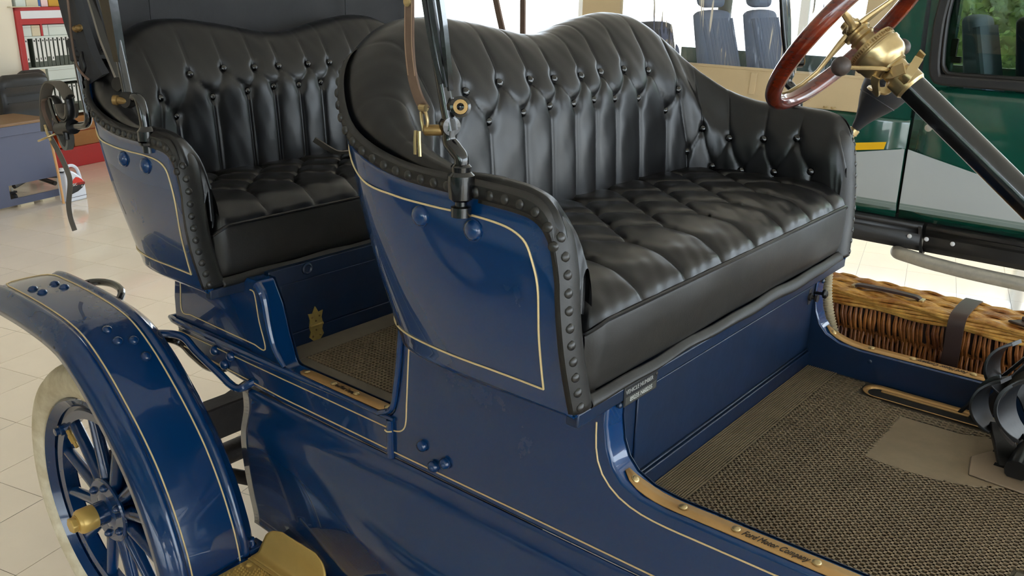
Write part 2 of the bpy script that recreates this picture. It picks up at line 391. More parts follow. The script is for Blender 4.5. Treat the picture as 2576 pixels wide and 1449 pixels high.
# inner walls, cross members, floors
P_('rear_floor', box(-1.30, -.78, .03, .97, -.085, -.068), BLUE2, sharp=0)
P_('front_floor', box(-.26, .62, .03, .97, -.095, -.078), BLUE2, sharp=0)
P_('rear_body_back', prism([(-1.655, .02, -.12), (-1.655, .98, -.12), (-1.63, .98, .18), (-1.63, .02, .18)], (-.02, 0, 0)), BLUE)
hp = P_('front_heel_panel', box(-.268, -.25, .055, .945, -.075, .175), BLUE2, bev=.002)
P_('heel_moulding', cat([box(-.25, -.241, .055, .945, -.078, -.035), box(-.25, -.244, .055, .945, -.031, -.027)]), BLUE2, hp, bev=.002)
P_('locker_door', box(-.25, -.2455, .10, .905, -.022, .150), BLUE2, hp, bev=.002)
rh = P_('rear_heel_panel', box(-1.318, -1.298, .055, .945, -.075, .155), BLUE2, bev=.002)
P_('locker_door', box(-1.298, -1.2945, .085, .92, -.022, .112), BLUE2, rh, bev=.002)
P_('heel_rail', box(-1.298, -1.293, .055, .945, -.075, -.026), BLUE2, rh, bev=.002)
P_('locker_catch', lathe([(.016, 0), (.016, .004), (.012, .006), (.009, .003), (.001, .003)], (-1.298, .172, .139), (1, 0, 0), 20), BLUE2, rh)
# brass hinge on the rear heel panel
hv = [(0, .052), (.010, .034), (.024, .036), (.019, .018), (.022, .004), (-.022, .004), (-.019, .018), (-.024, .036), (-.010, .034)]
lv = [(.022, -.004), (.019, -.016), (.024, -.03), (.012, -.042), (0, -.044), (-.012, -.042), (-.024, -.03), (-.019, -.016), (-.022, -.004)]
hg = P_('hinge', cat([prism([(-1.2925, .186 + a, -.020 + b) for a, b in hv], (.003, 0, 0)), prism([(-1.2925, .186 + a, -.020 + b) for a, b in lv], (.003, 0, 0))]), HINGE, label='shield-shaped worn brass hinge')
P_('hinge_pin', tube([(-1.289, .164, -.020), (-1.289, .208, -.020)], .004), HINGE, hg)
for a, b in [(-.012, .024), (.012, .024), (0, .012), (-.012, -.03), (.012, -.03), (0, -.014)]:
    link('screw', dome('s', AGED, .0035, .0015), hg, (-1.2895, .186 + a, -.02 + b), quat((1, 0, 0)))
# latch pins of the front locker
lt = P_('locker_latch', cat([lathe([(.010, 0), (.010, .006), (.005, .007), (.005, .014), (.009, .016), (.009, .022)], (-.2455, .900, .125), (1, 0, 0), 14), box(-.2455, -.2440, .893, .909, .105, .145)]), STEELR, hp, bev=.0008)
P_('latch_knob', lathe([(.004, 0), (.004, .02), (.011, .024), (.012, .029), (.008, .033), (.001, .034)], (-.2455, .93, .128), (1, 0, .1), 14), IRON, hp)
# number plate
npl = P_('number_plate', box(-.2362, -.2342, .032, .144, .146, .184), INKK, hp, bev=.001, label='small black data plate with vehicle number')
P_('stamped_strip', box(-.2342, -.2338, .036, .140, .149, .164), mat('dull_metal_strip', (70, 70, 66), .5, metal=.4), npl, sharp=0)
text('VEHICLE NUMBER', mat('dull_print', (150, 150, 146), .5), (-.2338, .082, .1735), (0, 1, 0), (0, 0, 1), .0115, npl)
text('89235 N60235', mat('stamped_digits', (176, 176, 170), .5), (-.2334, .088, .1565), (0, 1, 0), (0, 0, 1), .0125, npl)
link('screw', dome('s', STEELR, .004, .002), npl, (-.2338, .140, .177), quat((1, 0, 0)))
for y in (.03, .97):
    for z in (.15, .03): link('post_screw', dome('s', BLUE2, .006, .003), near if y < .5 else far, (-.24 if z > .1 else -.205 - .02, y, z), quat((1, 0, .1)))

# ---- brass sill plates
def sill(y, xs, z0, shape, txt, flip):
    w_ = .017
    top = [np.array(p) for p in spl(shape, 30)]
    G = []
    for k, p in enumerate(top):
        G.append([(p[0], y - w_, p[1] + .001), (p[0], y + w_, p[1] + .001)])
    G = np.array(G)
    e = min(np.linalg.norm(G[0][0] - G[1][0]), .01)
    for k, f in ((0, .35), (1, .75), (2, .95), (-1, .35), (-2, .75), (-3, .95)):
        G[k][:, 1] = y + (G[k][:, 1] - y) * f
    p = P_('sill_plate', grid(G), PLATE, solid=-.0022, label='satin brass kick plate with engraved script on ' + ('the far' if y > .5 else 'the near') + ' side ' + txt)
    for x, z, n in xs:
        s = link('screw', dome('s', BRASS, .0075, .003, .001), p, (x, y, z + .003), quat(n))
    return p
sp1 = sill(.026, [(-.196, .018, (.6, 0, .8)), (-.099, .002, (0, 0, 1)), (0, .002, (0, 0, 1)), (.137, .002, (0, 0, 1)), (.30, .002, (0, 0, 1))], 0,
     [(-.214, .034), (-.205, .0245), (-.185, .0145), (-.15, .005), (-.11, .002), (.0, .002), (.32, .002)], 'of the front doorway', False)
text('Ford Motor Company', INK, (.068, .025, .0045), (1, 0, 0), (0, 1, 0), .0215, sp1, shear=.45, xs=.58)
sp2 = sill(.974, [(-.196, .018, (.6, 0, .8)), (-.099, .002, (0, 0, 1)), (0, .002, (0, 0, 1)), (.137, .002, (0, 0, 1))], 0,
     [(-.214, .034), (-.205, .0245), (-.185, .0145), (-.15, .005), (-.11, .002), (.0, .002), (.32, .002)], 'of the front doorway', True)
text('Ford Motor Company', INK, (.068, .974, .0045), (-1, 0, 0), (0, -1, 0), .0215, sp2, shear=.45, xs=.58)
sp3 = sill(.028, [(-1.13, -.058, (0, 0, 1)), (-1.03, -.058, (0, 0, 1)), (-.95, -.058, (0, 0, 1)), (-.845, -.058, (0, 0, 1))], 0,
     [(-1.15, -.058), (-1.0, -.058), (-.83, -.058)], 'of the rear doorway', False)
text('Ford Motor Company', INK, (-.99, .028, -.0555), (1, 0, 0), (0, 1, 0), .0185, sp3, shear=.45, xs=.42)

# ---- rubber floor mats: smooth slab with raised ribs and grid
def mats(name, x0, x1, y0, y1, z, rx, ry, pitch, keep, ribx=None):
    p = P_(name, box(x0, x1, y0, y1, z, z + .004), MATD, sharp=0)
    bars = []
    h = z + .0068
    def addbar(a0, a1, b0, b1): bars.append(box(a0, a1, b0, b1, z + .0035, h))
    xs = np.arange(rx[0], rx[1], pitch); ys = np.arange(ry[0], ry[1], pitch)
    for x in xs:
        run = None
        for y in np.r_[ys, 99]:
            ok = y < 99 and keep(x, y)
            if ok and run is None: run = y
            if not ok and run is not None: addbar(x - pitch * .17, x + pitch * .17, run - pitch / 2, last + pitch / 2); run = None
            if ok: last = y
    for y in ys:
        run = None
        for x in np.r_[xs, 99]:
            ok = x < 99 and keep(x, y)
            if ok and run is None: run = x
            if not ok and run is not None: addbar(run - pitch / 2, last + pitch / 2, y - pitch * .17, y + pitch * .17); run = None
            if ok: last = x
    P_('raised_grid', cat(bars), MATR, p, sharp=0, kind='stuff')
    return p
PX0, PX1 = .045, .40
def plain(x, y):       # smooth pad in front of the pedals
    if .02 < x and abs(y - .955) < .10 and x > -.10: return True
    if x > .03 and y > .60 - .0 * x and y < .90 - .1 * (x - .03): return not (y > .80 and x < .26)
    if .04 < x < .62 and y > .60 - .28 * max(0, x - .05) + 1.2 * max(0, x - .25): return y < .80
    return False
PAD = [(.035, .56), (.035, .80), (.16, .80), (.26, .84), (.62, .84), (.62, .80), (.40, .71), (.32, .64), (.25, .585), (.18, .560), (.10, .553)]
def inpoly(x, y, P):
    c = False
    for k in range(len(P)):
        (x1, y1), (x2, y2) = P[k], P[k - 1]
        if (y1 > y) != (y2 > y) and x < (x2 - x1) * (y - y1) / (y2 - y1) + x1: c = not c
    return c
def keepf(x, y):
    if inpoly(x, y, PAD): return False
    if -.08 < x < .24 and .855 < y < .95: return False
    if y > .955: return False
    if x > -.02 and y > .842: return False
    if -.185 < x < -.165 and .33 < y < .37: return False
    if x > .36 and y < .34 and y > .1: return False
    return True
fm = mats('front_floor_mat', -.243, .62, .058, .942, -.078, (-.155, .6), (.075, .935), .0125, keepf)
rb = [box(x - .0012, x + .0012, .062, .94, -.0745, -.0712) for x in np.arange(-.238, -.162, .0052)]
P_('ribbed_border', cat(rb), MATR, fm, sharp=0, kind='stuff')
P_('smooth_pad', cat([prism([(x, y, -.0742) for x, y in PAD], (0, 0, .003)),
                      box(-.16, .62, .945, .957, -.0742, -.071)]), MATR, fm, bev=.001)
P_('worn_heel_patch', box(.37, .60, .10, .335, -.0742, -.0708), mat('worn_mat_patch', (98, 90, 74), .75, bump=.6, bscale=30, bdist=.004), fm, bev=.001)
P_('side_carpet', prism([(-.16, .957, -.074), (.62, .957, -.074), (.62, .962, -.05), (-.02, .958, -.05), (-.16, .958, -.062)], (0, -.012, 0)), MATR, fm, bev=.003)
rm = mats('rear_floor_mat', -1.292, -.79, .058, .942, -.069, (-1.21, -.80), (.10, .93), .0115, lambda x, y: True)
# mat edging
P_('mat_border', cat([box(-1.29, -1.218, .06, .94, -.065, -.0622), box(-1.218, -.79, .06, .092, -.065, -.0622)]), mat('plain_mat_rubber', (108, 98, 82), .75, var=.25, vscale=5), rm, bev=.001)
# slot with bright frame for the hand lever
a = np.linspace(0, 2 * np.pi, 40, endpoint=False)
sl_ = [( .075 + (.118 + .022 * 0) * np.sign(math.cos(t)) * (1 if abs(math.cos(t)) > .0 else 0) + .024 * math.cos(t), .892 + .024 * math.sin(t)) for t in a]
fr_ = np.array([[(x, y, -.0725), (x + (x - .075) * .0 + .012 * math.cos(t), y + .012 * math.sin(t), -.0665)] for (x, y), t in zip(sl_, a)])
P_('lever_slot_frame', grid(fr_, True), PLATE, solid=.002)
P_('lever_slot_opening', prism([(x, y, -.0735) for x, y in sl_], (0, 0, .0015)), mat('dark_slot', (14, 12, 10), .9), sharp=0)
P_('slot_rail', box(-.04, .19, .898, .906, -.0715, -.067), PLATE, bev=.001)
P_('pedal_slot_plate', prism([(.225, .62, -.0705), (.21, .70, -.0705), (.26, .80, -.0705), (.30, .84, -.0705), (.50, .84, -.0705), (.50, .60, -.0705)], (0, 0, .004)), mat('tan_metal_plate', (146, 126, 104), .45, metal=.3), bev=.002)
P_('pedal_slot', cat([box(.24, .50, .752, .765, -.0664, -.0655), box(.255, .5, .69, .704, -.0664, -.0655)]), mat('dark_slot2', (14, 12, 10), .9), sharp=0)

# ---- inner far scuttle wall detail
link('wall_stud', dome('s', BLUE2, .008, .004), far, (-.09, .945, -.02), quat((0, -1, 0)))

# ---- tufted seats
def catm(P, n): return spl(P, n)
def seat(tf, cushlabel, backlabel, side_label, detail):
    """tf maps the front seat's coordinates to this seat"""
    rail = np.array([(-.262, -.112, .445, 0), (-.275, -.114, .497, 0), (-.298, -.117, .533, 0), (-.335, -.119, .550, 0), (-.40, -.120, .556, 0), (-.50, -.118, .557, 0), (-.60, -.108, .575, .12), (-.68, -.09, .61, .3), (-.745, -.055, .655, .55),
                     (-.80, .0, .71, .8), (-.835, .065, .752, .95), (-.855, .14, .772, 1), (-.852, .26, .765, 1), (-.838, .38, .744, 1), (-.825, .5, .728, 1)])
    inn = np.array([(-.258, -.052), (-.275, -.051), (-.298, -.05), (-.335, -.049), (-.40, -.048), (-.48, -.046), (-.55, -.04), (-.60, -.03), (-.64, -.01), (-.668, .02), (-.685, .07), (-.692, .14), (-.692, .26), (-.69, .38), (-.688, .5)])
    full = np.c_[rail, inn]
    mir = full[:-1][::-1].copy(); mir[:, 1] = 1 - mir[:, 1]; mir[:, 5] = 1 - mir[:, 5]
    full = np.concatenate([full, mir])
    NS = 620 if detail else 420
    F_ = spl(full, NS)
    R = F_[:, :2]; zt = F_[:, 2]; wgt = np.clip(F_[:, 3], 0, 1); wgt = wgt * wgt * (3 - 2 * wgt); I = F_[:, 4:6]
    tan = np.gradient(R, axis=0); tan /= np.linalg.norm(tan, axis=1)[:, None]; out = np.stack([tan[:, 1], -tan[:, 0]], 1)
    if out[len(out) // 2][0] > 0: out = -out
    # profile: (a = share towards inner line, e = outward distance, z)
    NT = 124
    G = np.zeros((NS, NT, 3))
    for i in range(NS):
        k = wgt[i]; dz = (zt[i] - .75)
        b = np.array([(1, 0, .33), (.97, 0, .43), (.92, 0, .53), (.86, 0, .61 + dz * .25), (.66, 0, .675 + dz * .6), (.33, 0, zt[i] - .018), (0, 0, zt[i]), (0, .058, zt[i] - .018), (0, .090, zt[i] - .062), (0, .090, zt[i] - .105)])
        a_ = np.array([(1, 0, .33), (.98, 0, .375), (.95, 0, .415), (.88, 0, .455), (.70, 0, .50), (.38, 0, zt[i] - .010), (0, 0, zt[i]), (0, .009, zt[i] - .005), (0, .014, zt[i] - .014), (0, .010, zt[i] - .024)])
        sc = min(1, (zt[i] - .33) / .21); a_[:6, 2] = .33 + (a_[:6, 2] - .33) * sc
        q = spl(a_ * (1 - k) + b * k, NT)
        # resample using z and a only
        G[i, :, :2] = R[i] + q[:, :1] * (I[i] - R[i]) + q[:, 1:2] * out[i]
        G[i, :, 2] = q[:, 2]
    sl0 = np.linalg.norm(np.diff(G[:, 60], axis=0), axis=1); Sx = np.r_[0, np.cumsum(sl0)]
    dT = np.linalg.norm(np.diff(G, axis=1), axis=2); Ty = np.concatenate([np.zeros((NS, 1)), np.cumsum(dT, 1)], 1)
    Sg = np.repeat(Sx[:, None], NT, 1)
    up = [(-.391, 1.05, .486), (-.482, 1.05, .472), (-.575, 1.05, .462), (-.655, 1.035, .482), (-.695, .96, .590), (-.71, .848, .645), (-.71, .738, .660), (-.71, .638, .658), (-.71, .554, .657)]
    lo = [(-.343, 1.05, .402), (-.439, 1.05, .390), (-.53, 1.05, .385), (-.615, 1.045, .388), (-.681, 1.0, .425), (-.70, .915, .540), (-.70, .79, .582), (-.70, .677, .590), (-.70, .587, .590), (-.70, .5, .590)]
    mirr = lambda L_: [(x, 1 - y, z) for x, y, z in L_]
    UP = mirr(up) + up[::-1]; LO = mirr(lo) + lo[:-1][::-1]
    flat = G.reshape(-1, 3)
    def near_idx(p):
        d = ((G[:, :84] - np.array(p)) ** 2 * [1, 1, 1.0]).sum(2); i, j = np.unravel_index(d.argmin(), d.shape); return i, j
    ui = [near_idx(p) for p in UP]; li = [near_idx(p) for p in LO]
    # bring parameter metric
    def st(ij): return Sg[ij], Ty[ij]
    segs = []
    for k, ij in enumerate(li):
        s, t = st(ij); segs.append(((s, 0), (s, t), 1.0))
    for k, ij in enumerate(ui):
        s, t = st(ij); segs.append(((s, t), (s, 9), .62))
        for m in (k, k + 1):
            if m < len(li):
                s2, t2 = st(li[m]); segs.append(((s, t), ((s + s2) / 2 + .006 * (1 if m == k else -1) * (1), (t + t2) / 2 - .0), .6)); segs.append((((s + s2) / 2 + .006 * (1 if m == k else -1), (t + t2) / 2), (s2, t2), .6))
    D = np.full(Sg.shape, 9.0); K = np.ones(Sg.shape)
    for (a1, b1), (a2, b2), wt in segs:
        vx, vy = a2 - a1, b2 - b1; L2 = vx * vx + vy * vy + 1e-12
        t = np.clip(((Sg - a1) * vx + (Ty - b1) * vy) / L2, 0, 1)
        d = np.hypot(Sg - a1 - t * vx, Ty - b1 - t * vy)
        K = np.where(d < D, wt, K); D = np.minimum(D, d)
    tt = np.linspace(0, 1, NT)[None, :]
    q = np.clip(D / .045, 0, 1); puff = np.sqrt(1 - (1 - q) ** 2.2); thin = 1 - np.exp(-(D / .0045) ** 1.3)
    amp = (.0075 + .0035 * wgt)[:, None] * np.ones(NT)
    roll = np.clip((tt - .47) / .13, 0, 1); amp = amp * (1 - .80 * roll)
    puff = puff * (.72 - .3 * roll) + thin * (.28 + .3 * roll)
    amp = amp * np.clip((1 - tt) / .06, 0, 1)
    disp = amp * (puff - 1) * K
    B = np.full(Sg.shape, 9.0)
    for ij in ui + li:
        s, t = st(ij); B = np.minimum(B, np.hypot(Sg - s, Ty - t))
    disp -= .010 * np.exp(-(B / .016) ** 2) * (.55 + .45 * wgt)[:, None]
    disp += (.0011 * np.sin(Sg * 43 + 3 * np.sin(Ty * 17)) + .0003 * np.sin(Sg * 137 + Ty * 60)) * puff * .6
    du = np.gradient(G, axis=0); dv = np.gradient(G, axis=1); N = np.cross(du, dv); N /= np.linalg.norm(N, axis=2)[:, :, None] + 1e-12
    if N[NS // 2, 20][0] < 0: N = -N
    H = G + disp[:, :, None] * N + .010 * N * (wgt[:, None, None] * .8 + .2) * np.clip((1 - tt) / .06, 0, 1)[:, :, None]
    bk = P_('backrest', grid(tf(H)), LEA, label=backlabel, sharp=180)
    bd = dome('button', BLK, .0102, .008, .0)
    for ij in ui + li:
        i, j = ij; n = N[i, j]; p = H[i, j]
        link('button', bd, bk, tf((p + n * .008)[None])[0], quat(n))
    # ---- painted shell with rounded rear corners
    sh = np.array([(-.243, -.112, .188, -.268, -.132, .43), (-.262, -.112, .188, -.281, -.134, .480), (-.30, -.112, .188, -.305, -.136, .507), (-.34, -.112, .188, -.345, -.136, .516),
                   (-.42, -.110, .187, -.42, -.136, .519), (-.50, -.105, .184, -.51, -.136, .520), (-.58, -.095, .181, -.60, -.135, .525), (-.65, -.080, .178, -.68, -.133, .541), (-.70, -.058, .176, -.745, -.126, .568),
                   (-.74, -.022, .174, -.795, -.105, .61), (-.762, .03, .173, -.845, -.06, .660), (-.772, .09, .172, -.882, .01, .695), (-.776, .2, .172, -.903, .14, .705), (-.776, .35, .172, -.892, .34, .675), (-.776, .5, .172, -.882, .5, .655)])
    mirs = sh[:-1][::-1].copy(); mirs[:, 1] = 1 - mirs[:, 1]; mirs[:, 4] = 1 - mirs[:, 4]
    sh = np.concatenate([sh, mirs]); sh = spl(sh, 150)
    t = np.linspace(0, 1, 26); GS = np.zeros((150, 26, 3))
    b0, b1 = sh[:, :3], sh[:, 3:6]
    tn = np.gradient(b1[:, :2], axis=0); tn /= np.linalg.norm(tn, axis=1)[:, None]; on_ = np.stack([tn[:, 1], -tn[:, 0]], 1)
    if on_[75][0] > 0: on_ = -on_
    for j, tv in enumerate(t):
        p = b0 * (1 - tv) + b1 * tv
        bul = .012 * math.sin(math.pi * min(1, tv * 1.0)) * (1)
        GS[:, j] = p; GS[:, j, :2] += on_ * bul
    # bottom roll-under
    und = []
    for dd, dz in ((.045, -.006), (.022, -.017), (.008, -.016), (.001, -.008)):
        q = b0.copy(); q[:, :2] -= on_ * dd; q[:, 2] += dz; und.append(q)
    GS = np.concatenate([np.stack(und, 1), GS], 1)
    # rolled top lip
    lip = []
    for dd, dz in ((.005, .004), (.004, .009), (-.002, .011), (-.010, .010)):
        q = b1.copy(); q[:, :2] += on_ * dd; q[:, 2] += dz; lip.append(q)
    GS = np.concatenate([GS, np.stack(lip, 1)], 1)
    shell = P_('seat_shell', grid(tf(GS)), BLUE, solid=.006, label=side_label, sharp=60)
    g_ = box(-.38, -.266, -.070, -.056, .19, .43); P_('arm_lining', (tf(g_[0]), g_[1]), LEA, bk, bev=.004)
    # front edge face and bottom rail of the near and far ends
    for sg in (0, 1):
        col = GS[0 if sg == 0 else -1, 3:30]
        s_ = 1 if sg == 0 else -1
        # blue return along the front edge
        fe = np.stack([col + [0, 0, 0], col + [.006, .004 * s_, 0], col + [.006, .016 * s_, 0], col + [-.01, .03 * s_, 0]], 1)
        P_('front_edge', grid(tf(fe)), BLUE, shell, solid=.002)
    # tacked leather binding along the arm and down the front
    pth = []
    for sg in (0, 1):
        idx = range(0, 62) if sg == 0 else range(149, 87, -1)
        top = np.array([b1[i] for i in idx])
        on2 = np.array([on_[i] for i in idx]); on2 = np.c_[on2, np.zeros(len(on2))]
        s_ = 1 if sg == 0 else -1
        fr = GS[0 if sg == 0 else -1, 4:30][:-1]
        path = spl(np.concatenate([fr[::3], top[1:15:2]]), 48)
        tg = np.gradient(path, axis=0); tg /= np.linalg.norm(tg, axis=1)[:, None]
        nf = np.stack([tg[:, 2], 0 * tg[:, 0], -tg[:, 0]], 1); nf /= np.linalg.norm(nf, axis=1)[:, None]
        yi = np.array([0, s_ * 1.0, 0]); fpts = path[:34]
        cols = [(-.004, -.007), (.004, -.008), (.011, .000), (.013, .012), (.013, .026), (.010, .040), (.0, .054), (-.02, .062), (-.06, .066), (-.12, .066)]
        fbl = np.stack([path + nf * a_ + yi * b_ for a_, b_ in cols], 1)
        P_('front_binding', grid(tf(spl2(fbl, 48, 18))), LEAR, shell, solid=.0015)
        # padded strip below the arm roll on the outside
        bb = [top + on2 * .0065 + [0, 0, .002], top + on2 * .0085 + [0, 0, .013], top + on2 * .0065 + [0, 0, .024], top - on2 * .004 + [0, 0, .032]]
        ts = P_('tack_strip', grid(tf(np.stack(bb, 1))), LEAR, shell, solid=.0015)
        if sg == 1 and not detail: continue
        # studs
        sd = dome('stud', STUD, .0086, .005, 0)
        L = np.r_[0, np.cumsum(np.linalg.norm(np.diff(top, axis=0), axis=1))]
        for d in np.arange(.03, L[-1], .031):
            p = np.array([np.interp(d, L, top[:, c]) for c in range(3)]); n = np.array([np.interp(d, L, on2[:, c]) for c in range(3)])
            link('stud', sd, ts, tf((p + n * .0085 + [0, 0, .013])[None])[0], quat(n))
        L = np.r_[0, np.cumsum(np.linalg.norm(np.diff(fpts, axis=0), axis=1))]
        for d in np.arange(.012, L[-1] - .01, .0285):
            p = np.array([np.interp(d, L, fpts[:, c]) for c in range(3)])
            nn = np.array([np.interp(d, L, nf[:34, c]) for c in range(3)])
            link('stud', sd, ts, tf((p + nn * .012 + yi * .008)[None])[0], quat(nn - yi * .25))
        st_ = []
    # pinstripe frame on the near shell: inset from the edges, follows the surface
    def on_shell(i, tv, off=.0012):
        p = GS[i, 4] * (1 - tv) + GS[i, 29] * tv
        j = 4 + tv * 25; j0 = int(j); f = j - j0; j0 = min(j0, 28)
        p = GS[i, j0] * (1 - f) + GS[i, j0 + 1] * f
        return p + np.r_[on_[i], 0] * off
    for sg in ((0, 1) if detail else (0,)):
        ii = lambda i: i if sg == 0 else 149 - i
        q = [on_shell(ii(44), .84), on_shell(ii(38), .84), on_shell(ii(32), .86), on_shell(ii(26), .895), on_shell(ii(20), .91), on_shell(ii(15), .915), on_shell(ii(11), .91), on_shell(ii(8), .895), on_shell(ii(6), .86), on_shell(ii(5), .79), on_shell(ii(4), .66), on_shell(ii(4), .4), on_shell(ii(4), .2), on_shell(ii(4), .085)]
        for tv_, jj in ((.095, 4),): pass
        q2 = [on_shell(ii(i), .085) for i in range(4, 50, 3)]
        P_('pinstripe', cat([tube(tf(np.array(q)), .0019, n=6, k=110), tube(tf(np.array(q2)), .0019, n=6, k=70)]), CREAM, shell)
        # carriage bolts on the side
        for bxx_, bz in ((-.559, .463), (-.435, .466)):
            sd_ = GS[:60] if sg == 0 else GS[::-1][:60]; dd_ = np.abs(sd_[:, 4:30, 0] - bxx_) + np.abs(sd_[:, 4:30, 2] - bz); i_, j_ = np.unravel_index(dd_.argmin(), dd_.shape)
            link('carriage_bolt', dome('b', BLUE, .0185, .010, .0025), shell, tf(sd_[i_, 4 + j_][None])[0], quat(np.r_[on_[ii(int(i_))], .05]))
    # ---- cushion
    NY, NX = (420, 150) if detail else (260, 110)
    prof = spl([(-.725, .372), (-.60, .378), (-.48, .380), (-.38, .380), (-.31, .377), (-.275, .366), (-.250, .350), (-.240, .333)], NX)
    ys = np.linspace(-.072, 1.072, NY)
    C = np.zeros((NY, NX, 3)); C[:, :, 0] = prof[None, :, 0]; C[:, :, 2] = prof[None, :, 1]; C[:, :, 1] = ys[:, None]
    ed = np.minimum(ys + .072, 1.072 - ys); dr = np.clip(1 - ed / .04, 0, 1)
    C[:, :, 2] -= (1 - np.sqrt(1 - dr ** 2 * .98))[:, None] * .035
    C[:, :, 0] -= (dr ** 2 * .018)[:, None] * np.clip((C[:, :, 0] + .5) / .26, 0, 1)
    TT = np.r_[0, np.cumsum(np.linalg.norm(np.diff(prof, axis=0), axis=1))]; fx = prof[:, 0]
    rows = [(-.378, [.100 + .149 * k for k in range(-1, 8)]), (-.470, [.175 + .149 * k for k in range(-1, 7)]), (-.558, [.100 + .149 * k for k in range(-1, 8)]), (-.645, [.175 + .149 * k for k in range(-1, 7)])]
    tof = lambda x: np.interp(x, fx, TT)
    segs = []; btn = []
    for r, (x, L_) in enumerate(rows):
        for y in L_:
            btn.append((y, tof(x)))
            if r == 0:
                segs.append(((y, tof(x)), (y - .012, tof(-.32)))); segs.append(((y - .012, tof(-.32)), (y - .02, TT[-1])))
            if r < 3:
                for y2 in rows[r + 1][1]:
                    if abs(abs(y2 - y) - .0745) < .012:
                        my, mt = (y + y2) / 2, (tof(x) + tof(rows[r + 1][0])) / 2
                        of = .008 * (1 if y2 > y else -1)
                        segs.append(((y, tof(x)), (my + 0 * of, mt - .006))); segs.append(((my + 0 * of, mt - .006), (y2, tof(rows[r + 1][0]))))
            if r == 3: segs.append(((y, tof(x)), (y, 0)))
    Yg = C[:, :, 1]; Tg = np.repeat(TT[None], NY, 0); D = np.full(Yg.shape, 9.0)
    for (a1, b1), (a2, b2) in segs:
        vx, vy = a2 - a1, b2 - b1; L2 = vx * vx + vy * vy + 1e-12
        t_ = np.clip(((Yg - a1) * vx + (Tg - b1) * vy) / L2, 0, 1); D = np.minimum(D, np.hypot(Yg - a1 - t_ * vx, Tg - b1 - t_ * vy))
    q = np.clip(D / .05, 0, 1); puff = np.sqrt(1 - (1 - q) ** 2.2)
    Bd = np.full(Yg.shape, 9.0)
    for y, t_ in btn: Bd = np.minimum(Bd, np.hypot(Yg - y, Tg - t_))
    fall = np.clip((TT[-1] - Tg) / .03, 0, 1)
    du = np.gradient(C, axis=0); dv = np.gradient(C, axis=1); N = np.cross(du, dv); N /= np.linalg.norm(N, axis=2)[:, :, None]
    if N[NY // 2, 40][2] < 0: N = -N
    puff = .7 * puff + .3 * (1 - np.exp(-(D / .005) ** 1.3)); disp = .0125 * (puff - 1) * (.25 + .75 * fall) - .010 * np.exp(-(Bd / .014) ** 2) + .004
    disp = disp + (.0009 * np.sin(Yg * 47 + 4 * np.sin(Tg * 21)) + .0003 * np.sin(Yg * 150 + Tg * 80)) * puff
    H = C + disp[:, :, None] * N
    cu = P_('seat_cushion', grid(tf(H)), LEA, label=cushlabel, sharp=180)
    bm_ = lathe([(.0095, -.002), (.0095, .002), (.0075, .0035), (.005, .002), (.001, .001)], (0, 0, 0), (0, 0, 1), 12); bmm = mk(bm_[0], bm_[1], LEA, 50)
    for y, t_ in btn:
        if -.02 < y < 1.05:
            i = int(round((y + .072) / 1.144 * (NY - 1))); j = int(np.abs(TT - t_).argmin()); link('button', bmm, cu, tf(H[i, j][None])[0] + [0, 0, .0], quat(N[i, j]))
    # front boxing, piping and bottom flap
    yb = np.linspace(-.072, 1.072, 160); eb = np.minimum(yb + .072, 1.072 - yb); db = np.clip(1 - eb / .03, 0, 1) ** 2 * .018
    wob = .0025 * np.sin(yb * 9) + .0015 * np.sin(yb * 23 + 1)
    bx = []
    for z, x, kk in ((.334, -.2385, 0), (.325, -.235, .4), (.29, -.233, 1), (.25, -.236, 1), (.222, -.240, .8), (.205, -.248, .3), (.198, -.262, 0)):
        bx.append(np.stack([x - db + wob * kk, yb, np.full(160, z) - np.clip(1 - eb / .04, 0, 1) ** 2 * .02 * (z > .3)], 1))
    bxx = np.stack(bx, 1)
    # side returns of the boxing
    P_('cushion_boxing', grid(tf(spl2(bxx, 160, 24))), LEAR, cu)
    pp = np.stack([-.2355 - db, yb, .3325 - np.clip(1 - eb / .04, 0, 1) ** 2 * .02], 1)
    pp = np.concatenate([[(-.6, -.076, .312), (-.30, -.076, .312), (-.262, -.074, .312)], pp, [(-.262, 1.074, .312), (-.30, 1.076, .312), (-.6, 1.076, .312)]])
    P_('piping', tube(tf(pp), .0042, n=8), LEA, cu)
    for yy, s_ in ((-.072, 1), (1.072, -1)):
        sd_ = np.array([[(x, yy - .003 * s_ * math.sin((z - .2) / .13 * 3.1), z) for z in np.linspace(.2, .345, 8)] for x in np.linspace(-.7, -.2565, 14)])
        P_('cushion_side', grid(tf(sd_)), LEA, cu)
    ff = []
    for z, x in ((.206, -.243), (.198, -.234), (.188, -.230), (.180, -.236)):
        ff.append(np.stack([np.full(160, x) + .002 * np.sin(yb * 17), np.clip(yb, -.068, 1.068), np.full(160, z) + .004 * np.sin(yb * 5.2 + .6) * (z < .19) + .0015 * np.sin(yb * 31)], 1))
    P_('front_flap', grid(tf(spl2(np.stack(ff, 1), 160, 12))), LEAR, cu, solid=.002)
    # painted seat frame rail below the cushion
    g = box(-.262, -.2365, -.105, 1.105, .158, .184); g2 = box(-.72, -.255, -.03, 1.03, .172, .2)
    P_('seat_frame_rail', (tf(g[0]), g[1]), BLUE2, shell, bev=.003)
    P_('seat_bottom_board', (tf(g2[0]), g2[1]), BLUE2, shell, sharp=0)
    return shell, bk, cu
def spl2(G, n, m):
    A = np.stack([spl(G[:, j], n) for j in range(G.shape[1])], 1)
    return np.stack([spl(A[i], m) for i in range(n)], 0)
def tfF(P): return np.asarray(P, float)
KR, ZR = .85, -.043
